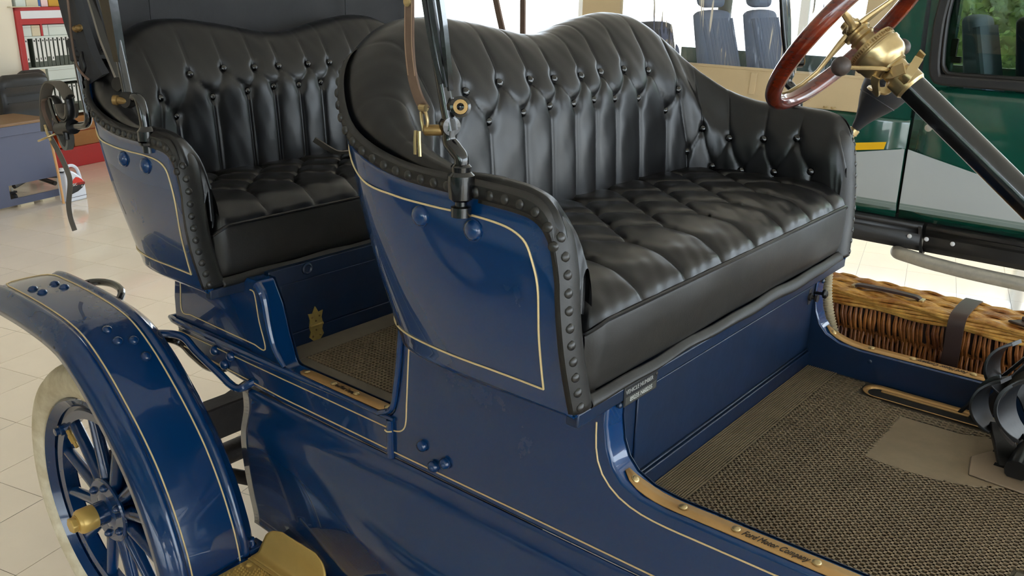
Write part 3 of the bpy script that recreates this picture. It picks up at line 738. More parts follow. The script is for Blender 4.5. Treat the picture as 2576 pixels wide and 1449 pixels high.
def tfR(P):
    Q = np.asarray(P, float).copy(); Q[..., 0] = -1.33 + (Q[..., 0] + .245) * KR; Q[..., 2] = Q[..., 2] + ZR; Q[..., 1] = .5 + (Q[..., 1] - .5) * .985; return Q
seatF = seat(tfF, 'front seat cushion of buttoned black leather', 'front buttoned leather backrest with two rounded crests', 'front navy seat shell with cream pinstripe', True)
seatR = seat(tfR, 'rear seat cushion of buttoned black leather', 'rear buttoned leather backrest with two rounded crests', 'rear navy seat shell with cream pinstripe', False)
# ---- splash apron and running board (both sides)
def mirY(g): V = np.array(g[0], float).copy(); V[:, 1] = 1 - V[:, 1]; return V, [list(f)[::-1] for f in g[1]]
ap = [(-.001, -.152), (-.003, -.19), (-.014, -.215), (-.048, -.238), (-.086, -.264), (-.110, -.305), (-.118, -.37), (-.115, -.44), (-.108, -.485), (-.11, -.512), (-.125, -.523)]
apx = np.linspace(0, 1, 60); apq = spl(ap, 40)
GA = []
for u in apx:
    x = -1.352 + u * 2.0; row = []
    for k, (y, z) in enumerate(apq):
        f = min(1, max(0, u * 2.0 / .8)); f = f * f * (3 - 2 * f)
        xx = x + (1 - u) * .05 * (k / 39) ** 1.5 * math.exp(-u * 6)
        row.append((xx, -.012 + (y + .012) * (.25 + .75 * f) if k else y, z))
    GA.append(row)
apg = grid(np.array(GA))
apron = P_('splash_apron', apg, BLUE, solid=-.004, sharp=60)
P_('apron_edge', tube([(GA[0][k][0], GA[0][k][1], GA[0][k][2]) for k in range(0, 40, 3)], .0022, k=30), BLUE, apron)
P_('splash_apron', mirY(apg), BLUE, solid=.004, sharp=60)
BZ = -.526
rb_ = P_('running_board', box(-1.235, .8, -.345, -.08, BZ - .02, BZ), BLUE, bev=.008, seg=3)
P_('running_board', box(-1.235, .9, 1.08, 1.42, BZ - .02, BZ), BLUE, bev=.008, seg=3)
# gold tread plate with rolled kick shield
X0, X1 = -1.18, -.93
kick = []
for y, z, s in [(-.140, BZ + .004, 0), (-.118, BZ + .006, 0), (-.108, BZ + .018, 0), (-.100, BZ + .036, .004), (-.094, BZ + .056, .012), (-.088, BZ + .069, .03), (-.083, BZ + .077, .06)]:
    kick.append([(x, y, z) for x in np.linspace(X0 + s, X1 - s, 14)])
kp = P_('tread_plate', box(X0, X1, -.345, -.135, BZ, BZ + .004), GOLD, rb_, bev=.0015, label='gold painted tread plate with diamond studs')
P_('kick_shield', grid(spl2(np.array(kick).transpose(1, 0, 2), 30, 24)), GOLD, rb_, solid=.004, label='rolled gold painted kick shield')
P_('plate_rib', box(X0, X1, -.150, -.140, BZ + .004, BZ + .008), GOLD, rb_, bev=.002)
dm = []
for i in range(26):
    for j in range(24):
        x = X0 + .012 + i * .0092 + (j % 2) * .0046; y = -.335 + j * .0079
        if x > X1 - .01 or (x - X0 < .045 and y > -.175): continue
        dm.append(([(x - .0042, y, BZ + .004), (x, y - .0036, BZ + .004), (x + .0042, y, BZ + .004), (x, y + .0036, BZ + .004), (x - .001, y, BZ + .0085), (x + .001, y, BZ + .0085)], [(0, 1, 4), (1, 5, 4), (1, 2, 5), (2, 3, 5), (3, 4, 5), (3, 0, 4)]))
P_('tread_studs', cat([(np.array(v), f) for v, f in dm]), GOLD, rb_, sharp=0, kind='stuff')
link('screw', dome('s', GOLD, .009, .003, .001), rb_, (X0 + .02, -.16, BZ + .004), quat((0, 0, 1)))
link('screw', dome('s', GOLD, .009, .003, .001), rb_, (X1 - .02, -.16, BZ + .004), quat((0, 0, 1)))
P_('board_bracket', cat([box(-1.235, -1.195, -.17, -.085, BZ - .012, BZ + .012), lathe([(.012, 0), (.012, .02), (.004, .022)], (-1.215, -.115, BZ + .012), (0, 0, 1), 8)]), BLUE, bev=.003)

# ---- rear fender
FP = spl([(-2.10, .022), (-2.02, .040), (-1.90, .042), (-1.78, .038), (-1.66, .026), (-1.58, .004), (-1.50, -.045), (-1.43, -.105), (-1.36, -.175), (-1.30, -.25), (-1.25, -.34), (-1.215, -.43), (-1.20, -.49), (-1.195, -.526)], 110)
FC = np.array([(-.350, -.048), (-.349, -.032), (-.343, -.018), (-.333, -.010), (-.322, -.003), (-.316, .004), (-.308, .0065), (-.301, .004), (-.297, -.0005), (-.290, .000), (-.26, .002), (-.225, .003), (-.19, .002), (-.160, .0), (-.153, -.0005), (-.149, .004), (-.142, .0065), (-.134, .004), (-.128, -.003), (-.117, -.010), (-.107, -.018), (-.101, -.032), (-.100, -.048)])
T2 = np.gradient(FP, axis=0); T2 /= np.linalg.norm(T2, axis=1)[:, None]; N2 = np.stack([-T2[:, 1], T2[:, 0]], 1)
GF = np.zeros((110, len(FC), 3))
for i in range(110):
    e = max(0, 1 - i / 7.0); dn = .03 * e ** 2; sq = 1 - .10 * e ** 2.5
    yy = -.225 + (FC[:, 0] + .225) * sq
    GF[i, :, 0] = FP[i, 0] + N2[i, 0] * (FC[:, 1] - dn); GF[i, :, 2] = FP[i, 1] + N2[i, 1] * (FC[:, 1] - dn); GF[i, :, 1] = yy
fend = P_('rear_fender', grid(GF), BLUE, solid=-.003, sharp=50)
P_('rear_fender', mirY(grid(GF)), BLUE, solid=.003, sharp=50)
def onf(i, y, off=.001): 
    c = np.interp(y, FC[:, 0], FC[:, 1]); i0 = int(np.clip(i, 0, 109)); return np.array([FP[i0, 0] + N2[i0, 0] * (c + off), y, FP[i0, 1] + N2[i0, 1] * (c + off)])
ya, yb_ = -.290, -.162
q = [onf(i, ya) for i in range(109, 8, -2)] + [onf(6, ya + .008), onf(5, ya + .022)] + [onf(5, y) for y in np.linspace(ya + .035, yb_ - .035, 6)] + [onf(5, yb_ - .022), onf(6, yb_ - .008)] + [onf(i, yb_) for i in range(9, 110, 2)]
P_('pinstripe', tube(np.array(q), .0021, n=6), CREAM, fend)
fb = dome('b', BLUE, .0125, .008, .002)
for x, y in [(-1.92, -.259), (-1.878, -.254), (-1.926, -.201), (-1.882, -.196), (-1.535, -.192), (-1.585, -.232), (-1.495, -.188), (-1.545, -.228)]:
    i = int(np.abs(FP[:, 0] - x).argmin()); link('fender_bolt', fb, fend, onf(i, y, 0), quat((N2[i, 0], 0, N2[i, 1])))
# fender irons
P_('fender_iron', tube([(-1.60, -.19, -.035), (-1.615, -.12, -.05), (-1.60, -.085, -.048), (-1.545, -.055, -.052), (-1.50, -.045, -.085), (-1.42, -.035, -.125), (-1.372, -.028, -.150), (-1.345, -.02, -.150), (-1.325, .0, -.135), (-1.32, .06, -.135)], .0105, k=60), BLUE)
P_('fender_iron', tube([(-1.66, -.13, -.05), (-1.68, .0, -.118), (-1.62, .01, -.145), (-1.55, .01, -.160), (-1.50, .02, -.155), (-1.48, .06, -.15)], .011, k=40), BLK)
P_('fender_iron', tube([(-1.98, -.14, .0), (-1.985, -.075, .004), (-1.93, -.045, .006), (-1.86, -.05, .0), (-1.82, -.09, -.02), (-1.80, -.14, -.03)], .0105, k=40), BLK)

# ---- rear wheels
def wheel(cy, s):
    """cy centre plane, s=-1 faces the near side"""
    c = np.array([-1.674, cy, -.539])
    hub = P_('rear_wheel', lathe([(.02, -.05), (.052, -.05), (.060, -.035), (.062, .022), (.050, .026), (.033, .030), (.033, .060), (.030, .062), (.001, .062)], c, (0, s, 0), 32), BLUE)
    P_('wheel_rim', lathe([(.300, -.035), (.306, -.03), (.312, -.02), (.300, -.012), (.285, -.010), (.283, .010), (.300, .014), (.318, .020), (.328, .034), (.322, .040), (.31, .030), (.300, .022)], c, (0, s, 0), 96, capped=False), BLUE, hub)
    P_('felloe', lathe([(.262, -.018), (.287, -.02), (.287, .02), (.262, .018), (.262, -.018)], c, (0, s, 0), 96, capped=False), BLUE, hub)
    A = np.linspace(0, 2 * np.pi, 150, endpoint=False); Bq = np.linspace(0, 2 * np.pi, 40, endpoint=False)
    GT = np.zeros((150, 40, 3))
    for i, a in enumerate(A):
        for j, b in enumerate(Bq):
            r_ = .052 + (.0 if abs(math.cos(b)) < .5 else 0); rr = .368 + r_ * math.cos(b)
            tread = .0035 * (math.cos(b) > .62) * (((i + (j % 2)) % 3) == 0) - .003 * (abs(math.cos(b) - .55) < .09)
            rr -= tread
            GT[i, j] = c + [rr * math.cos(a), -s * -1 * r_ * .95 * math.sin(b), rr * math.sin(a)]
    P_('tyre', grid(GT, True, True), TYRE, hub, sharp=60)
    sp = []
    for k in range(12):
        a = math.radians(k * 30 + 12); d = np.array([math.cos(a), 0, math.sin(a)]); n_ = np.array([0, 1., 0]); e = np.cross(d, n_)
        G = []
        for t_, w1, w2 in ((.055, .013, .022), (.08, .020, .021), (.13, .0165, .019), (.2, .015, .017), (.268, .014, .016)):
            aa = np.linspace(0, 2 * np.pi, 12, endpoint=False)
            G.append([c + d * t_ + e * w1 * math.cos(x) + n_ * (w2 * math.sin(x) + 0) for x in aa])
        P_('spoke', grid(np.array(G), False, True), BLUE, hub)
    P_('hub_flange', lathe([(.001, .026), (.088, .026), (.093, .022), (.093, .016), (.088, .014)], c, (0, s, 0), 40), BLUE, hub)
    bm2 = dome('b', BLUE, .0105, .010, .003)
    for k in range(6):
        a = math.radians(k * 60 + 27); link('hub_bolt', bm2, hub, c + [.072 * math.cos(a), s * .026, .072 * math.sin(a)], quat((0, s, 0)))
    P_('hub_cap', lathe([(.030, .058), (.033, .060), (.034, .064), (.034, .098), (.031, .104), (.024, .108), (.024, .110)], c, (0, s, 0), 32), GOLD, hub, label='gold hub cap')
    P_('hub_nut', prism([c + [.022 * math.cos(math.radians(60 * k + 10)), s * .108, .022 * math.sin(math.radians(60 * k + 10))] for k in range(6)], (0, s * .018, 0)), GOLD, hub, bev=.003, label='gold hexagonal hub nut')
    a = math.radians(140); d = np.array([math.cos(a), 0, math.sin(a)])
    P_('valve', lathe([(.007, 0), (.007, .02), (.009, .022), (.009, .045), (.006, .048), (.006, .062), (.001, .064)], c + d * .268 + [0, s * .012, 0], -d, 14), GOLD, hub, label='gold tyre valve')
    for k in range(3):
        a = math.radians(k * 120 + 262); d = np.array([math.cos(a), 0, math.sin(a)])
        P_('rim_lug', lathe([(.016, 0), (.016, .012), (.011, .014), (.011, .024), (.001, .025)], c + d * .275 + [0, s * .018, 0], (0, s, 0), 10), BLUE, hub)
wheel(-.235, -1); wheel(1.235, 1)
# ---- chassis seen between fender and apron
P_('rear_axle', cat([tube([(-1.69, -.17, -.533), (-1.69, 1.17, -.533)], .035, n=16), lathe([(.05, -.06), (.13, -.04), (.15, 0), (.13, .04), (.05, .06)], (-1.69, .5, -.533), (0, 1, 0), 24)]), STEELR)
P_('rear_spring', cat([prism([(-1.66, .04 + .0 * k, -.42 + k * .016), (-1.66, .5, -.30 + k * .018), (-1.66, .96, -.42 + k * .016), (-1.66, .96, -.405 + k * .016), (-1.66, .5, -.285 + k * .018), (-1.66, .04, -.405 + k * .016)], (.055, 0, 0)) for k in range(5)]), STEELR, bev=.002)
P_('radius_rod', tube([(-1.66, -.02, -.50), (-1.2, .12, -.47), (-.6, .42, -.44)], .020, n=12), STEELR)
P_('brake_drum', lathe([(.02, 0), (.14, .0), (.14, .035), (.03, .04)], (-1.69, -.19, -.533), (0, 1, 0), 32), STEELR)
P_('chassis_rail', cat([box(-1.9, .9, .14, .18, -.24, -.17), box(-1.9, .9, .82, .86, -.24, -.17)]), IRON, bev=.004)
P_('cross_member', cat([box(-1.63, -1.56, .0, 1.0, -.40, -.30), box(-1.27, -1.22, -.10, 1.1, -.60, -.565)]), STEELR, bev=.006)
P_('silencer', tube([(-1.5, .45, -.45), (-.7, .45, -.45)], .07, n=20), STEELR)

# ---- hood irons and brackets on the seat arms (near and far)
def Y2(P, sd): P = np.array(P, float); 
def hood_iron(tf, sd, full, lab):
    y = -.158; Y = lambda P: np.array([((p[0]), (p[1] if not sd else 1 - p[1]), p[2]) for p in P], float)
    T = lambda P: tf(Y(P))
    b = P_('hood_bracket', cat([lathe(pr, T([(-.449, y, z0)])[0], (0, 0, 1), 20) for pr, z0 in [
        ([(.004, .490), (.017, .492), (.017, .508), (.010, .510), (.010, .518)], 0), ([(.015, .518), (.020, .522), (.0225, .545), (.022, .560), (.016, .566), (.017, .574), (.013, .578), (.005, .580)], 0)]]), BLK, label=lab)
    # crank of the bracket
    P_('bracket_crank', tube(T([(-.449, y, .572), (-.449, y, .588), (-.462, y, .600), (-.474, y, .612), (-.474, y - .0, .635)]), [.012, .012, .0125, .012, .012], k=24, n=12), BLK, b)
    P_('bracket_eye', cat([lathe([(.004, -.011), (.015, -.010), (.0165, 0), (.015, .010), (.004, .011)], T([(-.474, y, .636)])[0], (1, 0, 0) if not full else (.85, -.4 if not sd else .4, 0), 20)]), BLK, b)
    P_('pivot_pin', lathe([(.008, 0), (.009, .004), (.009, .028), (.006, .031), (.001, .032)], T([(-.486, y - .004, .628)])[0], (-.85, -.5 if not sd else .5, -.05), 12), AGED, b, label='worn brass pivot pin')
    # the iron itself
    dr = np.array([-.045, 0, .20]); 
    ir = P_('hood_iron', cat([tube(T([(-.470, y, .628), (-.478, y, .66), (-.488, y, .70), (-.500, y, .75), (-.520, y, .85), (-.55, y, 1.0), (-.62, y, 1.28)]), [.012, .011, .009, .008, .008, .008, .008], k=50, n=12)]), BLK)
    P_('iron_fork', cat([tube(T([(-.478, y, .655), (-.470, y, .668), (-.458, y, .668)]), [.010, .009, .010], k=10)]), BLK, ir)
    P_('iron_eye', lathe([(.001, -.012), (.010, -.012), (.0165, -.010), (.0165, .010), (.012, .012), (.007, .008), (.001, .006)], T([(-.452, y, .668)])[0], (.75, -.65 if not sd else .65, .1), 22), BLK, ir)
    P_('eye_bushing', lathe([(.006, .0), (.0115, .001), (.0115, .0025), (.006, .003)], T([(-.443, y - .0085, .6695)])[0], (.75, -.65 if not sd else .65, .1), 16, capped=False), AGED, ir)
    for k, (ox, w_, zz) in enumerate([(-.014, .006, .70), (-.004, .007, .695), (.007, .006, .69)]):
        P_('hood_bow', strip(T([(-.480 + ox * .3, y + .004 * (k - 1), zz), (-.492 + ox * .9, y + .004 * (k - 1), .76), (-.512 + ox * 1.1, y + .004 * (k - 1), .86), (-.60 + ox * 1.3, y, 1.28)]), (1, .3, 0), w_ * 1.1, .016, k=30), BLK, ir)
    return b, ir
hood_iron(tfF, False, True, 'near front black hood bracket on the arm rest')
hood_iron(tfF, True, False, 'far front black hood bracket on the arm rest')
# strap on the near front iron, with split ring and cotter
st = P_('hood_strap', strip([(-.545, -.178, 1.02), (-.543, -.178, .90), (-.540, -.178, .83), (-.5415, -.178, .76), (-.538, -.176, .71), (-.526, -.174, .675), (-.512, -.172, .657)], (1, 0, .1), .019, .004, k=50), BELT, label='hanging brown leather hood strap')
P_('strap_stitch', cat([strip([(-.545 + o, -.1805, 1.02), (-.543 + o, -.1805, .90), (-.540 + o, -.1805, .83), (-.5415 + o, -.1805, .76), (-.538 + o, -.1785, .71)], (1, 0, .1), .0012, .001, k=40) for o in (-.0075, .0075)]), mat('pale_stitching', (150, 122, 100), .7), st, sharp=0)
P_('strap_stud', lathe([(.006, 0), (.0075, .001), (.0075, .003), (.0045, .004), (.001, .0035)], (-.5405, -.1805, .822), (0, -1, 0), 16), BRASS, st)
P_('strap_ring', cat([tube([(-.512 , -.176, .660), (-.506, -.178, .652), (-.503, -.178, .640), (-.506, -.178, .628)], .0028, k=16, n=8), tube([(-.520, -.176, .655), (-.516, -.178, .640), (-.512, -.178, .625)], .0026, k=16, n=8), tube([(-.519, -.178, .662), (-.506, -.178, .662)], .006, n=10)]), BRASS, st)
P_('split_pin', cat([tube([(-.512, -.196, .628), (-.513, -.197, .610), (-.513, -.197, .590)], .0028, n=8), tube([(-.504, -.196, .628), (-.503, -.197, .610), (-.502, -.197, .588)], .0028, n=8)]), BRASS, st)
# near rear bracket and irons
b2 = P_('hood_bracket', cat([lathe([(.005, .455), (.013, .457), (.013, .472), (.02, .476), (.021, .482)], (-1.475, -.128, 0), (0, 0, 1), 16), lathe([(.017, .482), (.021, .486), (.021, .508), (.016, .513), (.012, .520)], (-1.475, -.128, 0), (0, 0, 1), 18)]), BLK, label='near rear black hood bracket on the arm rest')
P_('bracket_crank', tube([(-1.475, -.128, .515), (-1.478, -.128, .545), (-1.487, -.128, .572), (-1.500, -.128, .582), (-1.528, -.132, .579)], [.013, .013, .0125, .012, .011], k=24, n=12), BLK, b2)
P_('bracket_eye', lathe([(.006, -.010), (.018, -.010), (.020, 0), (.018, .010), (.006, .010)], (-1.528, -.136, .575), (.3, -1, .1), 18), IRON, b2)
P_('pivot_pin', lathe([(.007, -.02), (.009, -.018), (.009, .014), (.012, .016), (.012, .026), (.004, .028)], (-1.532, -.142, .573), (-.8, -.6, .05), 12), AGED, b2, label='worn brass pivot pin')
ir2 = P_('hood_iron', cat([tube([(-1.532, -.132, .585), (-1.545, -.13, .64), (-1.557, -.13, .70), (-1.572, -.13, .80), (-1.60, -.13, 1.0), (-1.64, -.13, 1.3)], [.012, .011, .011, .013, .013, .013], k=40, n=12)]), BLK)
for ox in (-.012, .0, .011):
    P_('hood_bow', strip([(-1.552 + ox * .3, -.13, .66), (-1.566 + ox, -.13, .74), (-1.582 + ox * 1.3, -.13, .85), (-1.65 + ox * 1.6, -.13, 1.3)], (1, .3, 0), .010, .026, k=30), BLK, ir2)
P_('fold_iron', strip([(-1.575, -.125, .612), (-1.60, -.12, .635), (-1.635, -.115, .675), (-1.665, -.11, .71), (-1.72, -.10, .80), (-1.85, -.09, 1.05), (-1.95, -.09, 1.2)], (1, 0, 1), .010, .016, k=50), BLK, ir2)
P_('fold_eye', lathe([(.005, -.006), (.016, -.006), (.017, 0), (.016, .006), (.005, .006)], (-1.568, -.134, .607), (.3, -1, .1), 18), IRON, ir2)
# folded hood roll, rear curtain
cur = []
for z in np.linspace(.60, 1.45, 14):
    row = []
    for y in np.linspace(-.03, 1.20, 40):
        e = min(y + .03, 1.20 - y); x = -1.985 - .02 * (z - .5) + .012 * math.sin(y * 9 + z * 3) + .006 * math.sin(y * 23 - z * 7)
        x += .05 * max(0, 1 - e / .06) ** 2
        row.append((x, y + (.03 * max(0, .75 - z) if y < .2 else 0), z))
    cur.append(row)
hc = P_('hood_curtain', grid(np.array(cur)), HOOD, solid=.006, sharp=60)
for y in (.19, .905): P_('curtain_seam', strip([(-1.967, y, .62), (-1.968, y + .004, .75), (-1.98, y + .012, 1.3)], (0, 1, 0), .010, .004, k=20), HOOD, hc)
P_('hood_side_fold', strip([(-1.87, -.10, 1.3), (-1.855, -.10, .95), (-1.828, -.098, .78), (-1.805, -.095, .70), (-1.785, -.09, .64), (-1.77, -.08, .60)], (1, .0, .4), .085, .02, k=40), HOOD, hc)
P_('hood_side_fold', strip([(-1.80, -.08, 1.3), (-1.76, -.08, .95), (-1.70, -.08, .80), (-1.655, -.085, .70), (-1.62, -.09, .645)], (1, .0, .4), .022, .014, k=40), mat('taupe_hood_binding', (110, 102, 92), .7), hc)
P_('hood_cord', tube([(-1.815, -.115, 1.0), (-1.80, -.118, .85), (-1.80, -.118, .76), (-1.806, -.118, .70), (-1.80, -.118, .64), (-1.775, -.118, .615), (-1.76, -.11, .60)], .0032, k=50, n=8), BELT, hc)
for z in (.725, .722): link('toggle', dome('t', AGED, .008, .009, .003), hc, (-1.785 + (z - .722) * 6, -.112, z), quat((.2, -1, .1)))
P_('hood_clamp', tube([(-1.79, -.105, .665), (-1.775, -.112, .65), (-1.77, -.112, .63), (-1.785, -.112, .612)], .004, k=20, n=8), IRON, hc)

# ---- hood saddle on its bent rod behind the rear seat
sy = -.10
rod = P_('hood_rest_rod', tube([(-1.832, sy, .655), (-1.826, sy, .60), (-1.815, sy, .53), (-1.812, sy, .505), (-1.818, sy, .488), (-1.835, sy, .478), (-1.88, sy, .470), (-1.965, sy, .458)], .0095, k=60, n=14), BLK, label='bent black rod carrying the hood saddle')
P_('rod_cap', lathe([(.013, 0), (.016, .004), (.016, .034), (.018, .036), (.018, .052), (.012, .056), (.001, .057)], (-1.832, sy, .640), (-.04, 0, 1), 16), RUBB, rod)
P_('rod_bushing', tube([(-1.826, sy + .0, .66), (-1.80, sy + .03, .655), (-1.78, sy + .08, .65)], .014, k=10, n=10), IRON, rod)
P_('saddle_clamp', cat([tube([(-1.905, sy, .466), (-1.985, sy, .452)], .019, n=14), lathe([(.008, 0), (.008, .02), (.001, .022)], (-1.93, sy - .01, .450), (0, 0, -1), 8)]), IRON, rod, bev=.001)
P_('saddle_fork', tube([(-2.005, sy, .533), (-1.985, sy, .535), (-1.972, sy, .520), (-1.965, sy, .497), (-1.948, sy, .482), (-1.925, sy, .480), (-1.908, sy, .495), (-1.903, sy, .520), (-1.905, sy, .540), (-1.893, sy, .548)], [.005, .005, .0055, .006, .006, .006, .0055, .005, .0045, .004], k=60, n=10, aspect=2.2), IRON, rod)
P_('saddle_pad', strip([(-1.966, sy + .005, .520), (-1.958, sy + .005, .497), (-1.943, sy + .005, .488), (-1.926, sy + .005, .488), (-1.914, sy + .005, .50), (-1.909, sy + .005, .525)], (0, 1, 0), .035, .006, k=30), BELTG, rod)
P_('saddle_stay', strip([(-2.002, sy - .01, .530), (-1.99, sy - .012, .505), (-1.975, sy - .012, .478), (-1.960, sy - .010, .462)], (1, 0, .2), .014, .004, k=20), IRON, rod)
P_('saddle_lug', strip([(-1.995, sy, .458), (-1.985, sy, .43), (-1.965, sy, .405), (-1.945, sy, .405), (-1.932, sy, .43), (-1.935, sy, .45)], (0, 1, 0), .018, .01, k=24), mat('grey_cast_lug', (98, 96, 90), .5), rod)
sst = P_('saddle_strap', strip([(-1.905, sy, .540), (-1.925, sy, .560), (-1.96, sy, .575), (-2.0, sy, .573), (-2.035, sy, .545), (-2.055, sy, .50), (-2.065, sy, .455), (-2.068, sy, .435)], (.25, 1, 0), .030, .005, k=60), BELTG, label='worn grey webbing strap looped over the hood saddle')
P_('strap_ring', tube([(-2.035 + .048 * math.cos(t), sy + .035 * math.sin(t), .428 + .014 * math.cos(t) + .010 * math.sin(t)) for t in np.linspace(0, 2 * np.pi, 40, endpoint=False)], .0028, closed=True, n=8), BRASS, sst, label='yellow metal strap ring')
P_('strap_tail', strip([(-2.035, sy, .440), (-2.045, sy - .01, .49), (-2.04, sy - .01, .52), (-2.02, sy - .01, .528)], (.1, 1, 0), .010, .003, k=20), BELT, sst)
P_('hanging_tail', strip([(-2.062, sy, .430), (-2.03, sy, .400), (-1.995, sy, .362), (-1.972, sy, .325), (-1.972, sy, .300), (-1.985, sy, .270), (-2.0, sy, .235), (-2.0, sy, .20), (-1.985, sy, .165)], (.8, .6, 0), .013, .004, k=60), BELTG, sst)
P_('strap_tongue', tube([(-2.052, sy - .01, .455), (-2.040, sy - .012, .435), (-2.025, sy - .012, .415)], .0035, n=6), BRASS, sst)
P_('fallen_strap', strip([(-1.62, .47, .40), (-1.59, .50, .372), (-1.585, .53, .358), (-1.595, .60, .352), (-1.60, .70, .352)], (1, 0, .6), .022, .004, k=30), BELTG, label='loose strap lying on the rear seat')

# ---- far side straps of the hood
for a, b in (((-.86, 1.16, 1.0), (-.80, 1.16, .66)), ((-.70, 1.16, 1.0), (-.70, 1.16, .62))):
    pass
P_('hood_stay', strip([(-1.52, 1.13, .95), (-1.485, 1.13, .80), (-1.44, 1.13, .66)], (1, 0, 0), .020, .008, k=12), BELT)
P_('hood_stay', strip([(-1.375, 1.13, 1.0), (-1.37, 1.13, .80), (-1.365, 1.13, .60)], (1, 0, 0), .018, .008, k=12), BELT)

# ---- steering column, wheel and levers
ca = np.array([.78303, 0, -.62199]); wc = np.array([-.2017, .82, .7717]); e1 = np.array([0, 1., 0]); e2 = np.cross(ca, e1)
cm = P_('steering_column', tube([wc + ca * .148, wc + ca * .9], .0295, n=40), BLK)
R0 = .215
sw = P_('steering_wheel', tube([wc + R0 * (math.cos(t) * e1 + math.sin(t) * e2) for t in np.linspace(0, 2 * np.pi, 120, endpoint=False)], .0185, n=20, closed=True, up=ca, aspect=.92), WOODR, label='steering wheel with varnished red wood rim')
for k in range(4):
    t = math.radians(45 + 90 * k + 28); d = math.cos(t) * e1 + math.sin(t) * e2; n_ = np.cross(ca, d)
    G = []
    for r_, h_, w_, tk in ((.018, .000, .017, .008), (.04, .002, .014, .007), (.07, .006, .0085, .0055), (.11, .012, .0075, .0045), (.15, .010, .0085, .0042), (.18, .002, .0065, .004), (.2, -.010, .008, .003), (.206, -.012, .012, .0025)):
        aa = np.linspace(0, 2 * np.pi, 10, endpoint=False)
        G.append([wc + d * r_ + ca * (h_ + .004) + n_ * w_ * math.cos(x) + ca * tk * math.sin(x) for x in aa])
    P_('wheel_spoke', grid(spl2(np.array(G), 30, 10)[:, :, :] if False else np.array(G), False, True), BRASS, sw, label='brass spoke')
P_('wheel_hub', lathe([(.001, -.022), (.016, -.020), (.018, -.012), (.022, -.008), (.022, .008), (.030, .014), (.030, .018), (.024, .021), (.024, .026), (.029, .028), (.029, .032), (.024, .036), (.024, .05), (.034, .056)], wc, ca, 36), BRASS, sw, label='brass wheel hub')
gc = P_('gear_case', lathe([(.024, .050), (.052, .053), (.0535, .056), (.0535, .066), (.050, .068), (.050, .071), (.0545, .073), (.0545, .080), (.0525, .083), (.051, .098), (.046, .108), (.038, .115), (.034, .118), (.034, .122)], wc, ca, 44), BRASS, cm, label='polished brass steering gear case')
P_('engraved_band', cat([obox(wc + ca * .061 + (.0537) * (math.cos(t) * e1 + math.sin(t) * e2), [ca, -math.sin(t) * e1 + math.cos(t) * e2, math.cos(t) * e1 + math.sin(t) * e2], (.0035 * (1 if k % 3 else .6), .0016, .0004)) for k, t in enumerate(np.linspace(0, 2 * np.pi, 54, endpoint=False))]), AGED, gc, sharp=0)
P_('column_collar', lathe([(.026, .115), (.028, .122), (.028, .140), (.030, .142), (.034, .146), (.034, .176), (.031, .180), (.0300, .182)], wc, ca, 32), BRASS, cm, bev=.0, label='brass column collar')
qd = []
for t0, t1 in ((200, 330),):
    outer = []; 
    for t in np.linspace(math.radians(t0), math.radians(t1), 26):
        outer.append(wc + ca * (.132 + .010 * math.sin(5 * t)) + .060 * (math.cos(t) * e1 + math.sin(t) * e2))
P_('lever_quadrant', cat([strip(outer, ca, .018, .005), strip([wc + ca * .125 + .028 * e1 * -1, wc + ca * .135 - .05 * e1 - .0 * e2, wc + ca * .150 - .055 * e1 + .03 * e2], e2, .022, .004, k=12), strip([wc + ca * .16 - .03 * e1, wc + ca * .165 - .045 * e1 + .02 * e2, wc + ca * .15 - .02 * e1 + .055 * e2], ca, .018, .004, k=12), strip([wc + ca * .135 + .03 * e1, wc + ca * .14 + .052 * e1 + .02 * e2, wc + ca * .14 + .02 * e1 + .058 * e2], ca, .016, .004, k=12)]), BRASS, cm, label='brass lever quadrant')
kA = np.array([-.178, .715, .700]); kB = np.array([-.125, .925, .733])
l1 = P_('spark_lever', cat([tube([wc + ca * .128 - e1 * .03, wc + ca * .118 - e1 * .07, kA + ca * .004], .0045, k=16, n=8)]), BRASS, cm)
P_('lever_knob', sphere(kA, .0205, 16), KNOB, l1, label='round worn dark knob')
l2 = P_('throttle_lever', cat([tube([wc + ca * .14 + e1 * .03, wc + ca * .15 + e1 * .06, kB - e1 * .03], .0045, k=16, n=8)]), BRASS, cm)
P_('lever_knob', cat([sphere(kB, .0185, 16), lathe([(.009, -.045), (.013, -.043), (.014, -.036), (.010, -.030), (.0105, -.016), (.014, -.008)], kB, e1, 16)]), KNOB, l2, label='dark knob with turned neck')

# ---- bulb horn on the far arm
hb = np.array([-.312, 1.25, .492]); hd = np.array([.047, 0, .165]) + np.array([.035, .045, .0]); hd /= np.linalg.norm(hd)
hn = P_('horn_bulb', lathe([(.010, 0), (.013, .012), (.018, .03), (.029, .055), (.043, .08), (.055, .105), (.062, .13), (.0635, .15), (.060, .165), (.052, .182), (.036, .196), (.018, .203), (.001, .205)], hb, hd, 40), RUBB, label='black rubber bulb of the horn')
P_('bulb_seam', cat([lathe([(.0618, .132), (.0642, .1335), (.0642, .1355), (.0622, .137)], hb, hd, 40, capped=False), lathe([(.0505, .094), (.0525, .0955), (.0515, .097)], hb, hd, 40, capped=False)]), RUBB, hn)
P_('horn_fitting', lathe([(.012, -.03), (.012, -.012), (.015, -.010), (.015, .004), (.011, .006)], hb, hd, 16), BRASS, hn)
P_('horn_tube', tube([hb - hd * .03, hb + [-.02, 0, -.08], (-.32, 1.20, .34), (-.31, 1.14, .24)], .009, k=24), BRASS, hn)
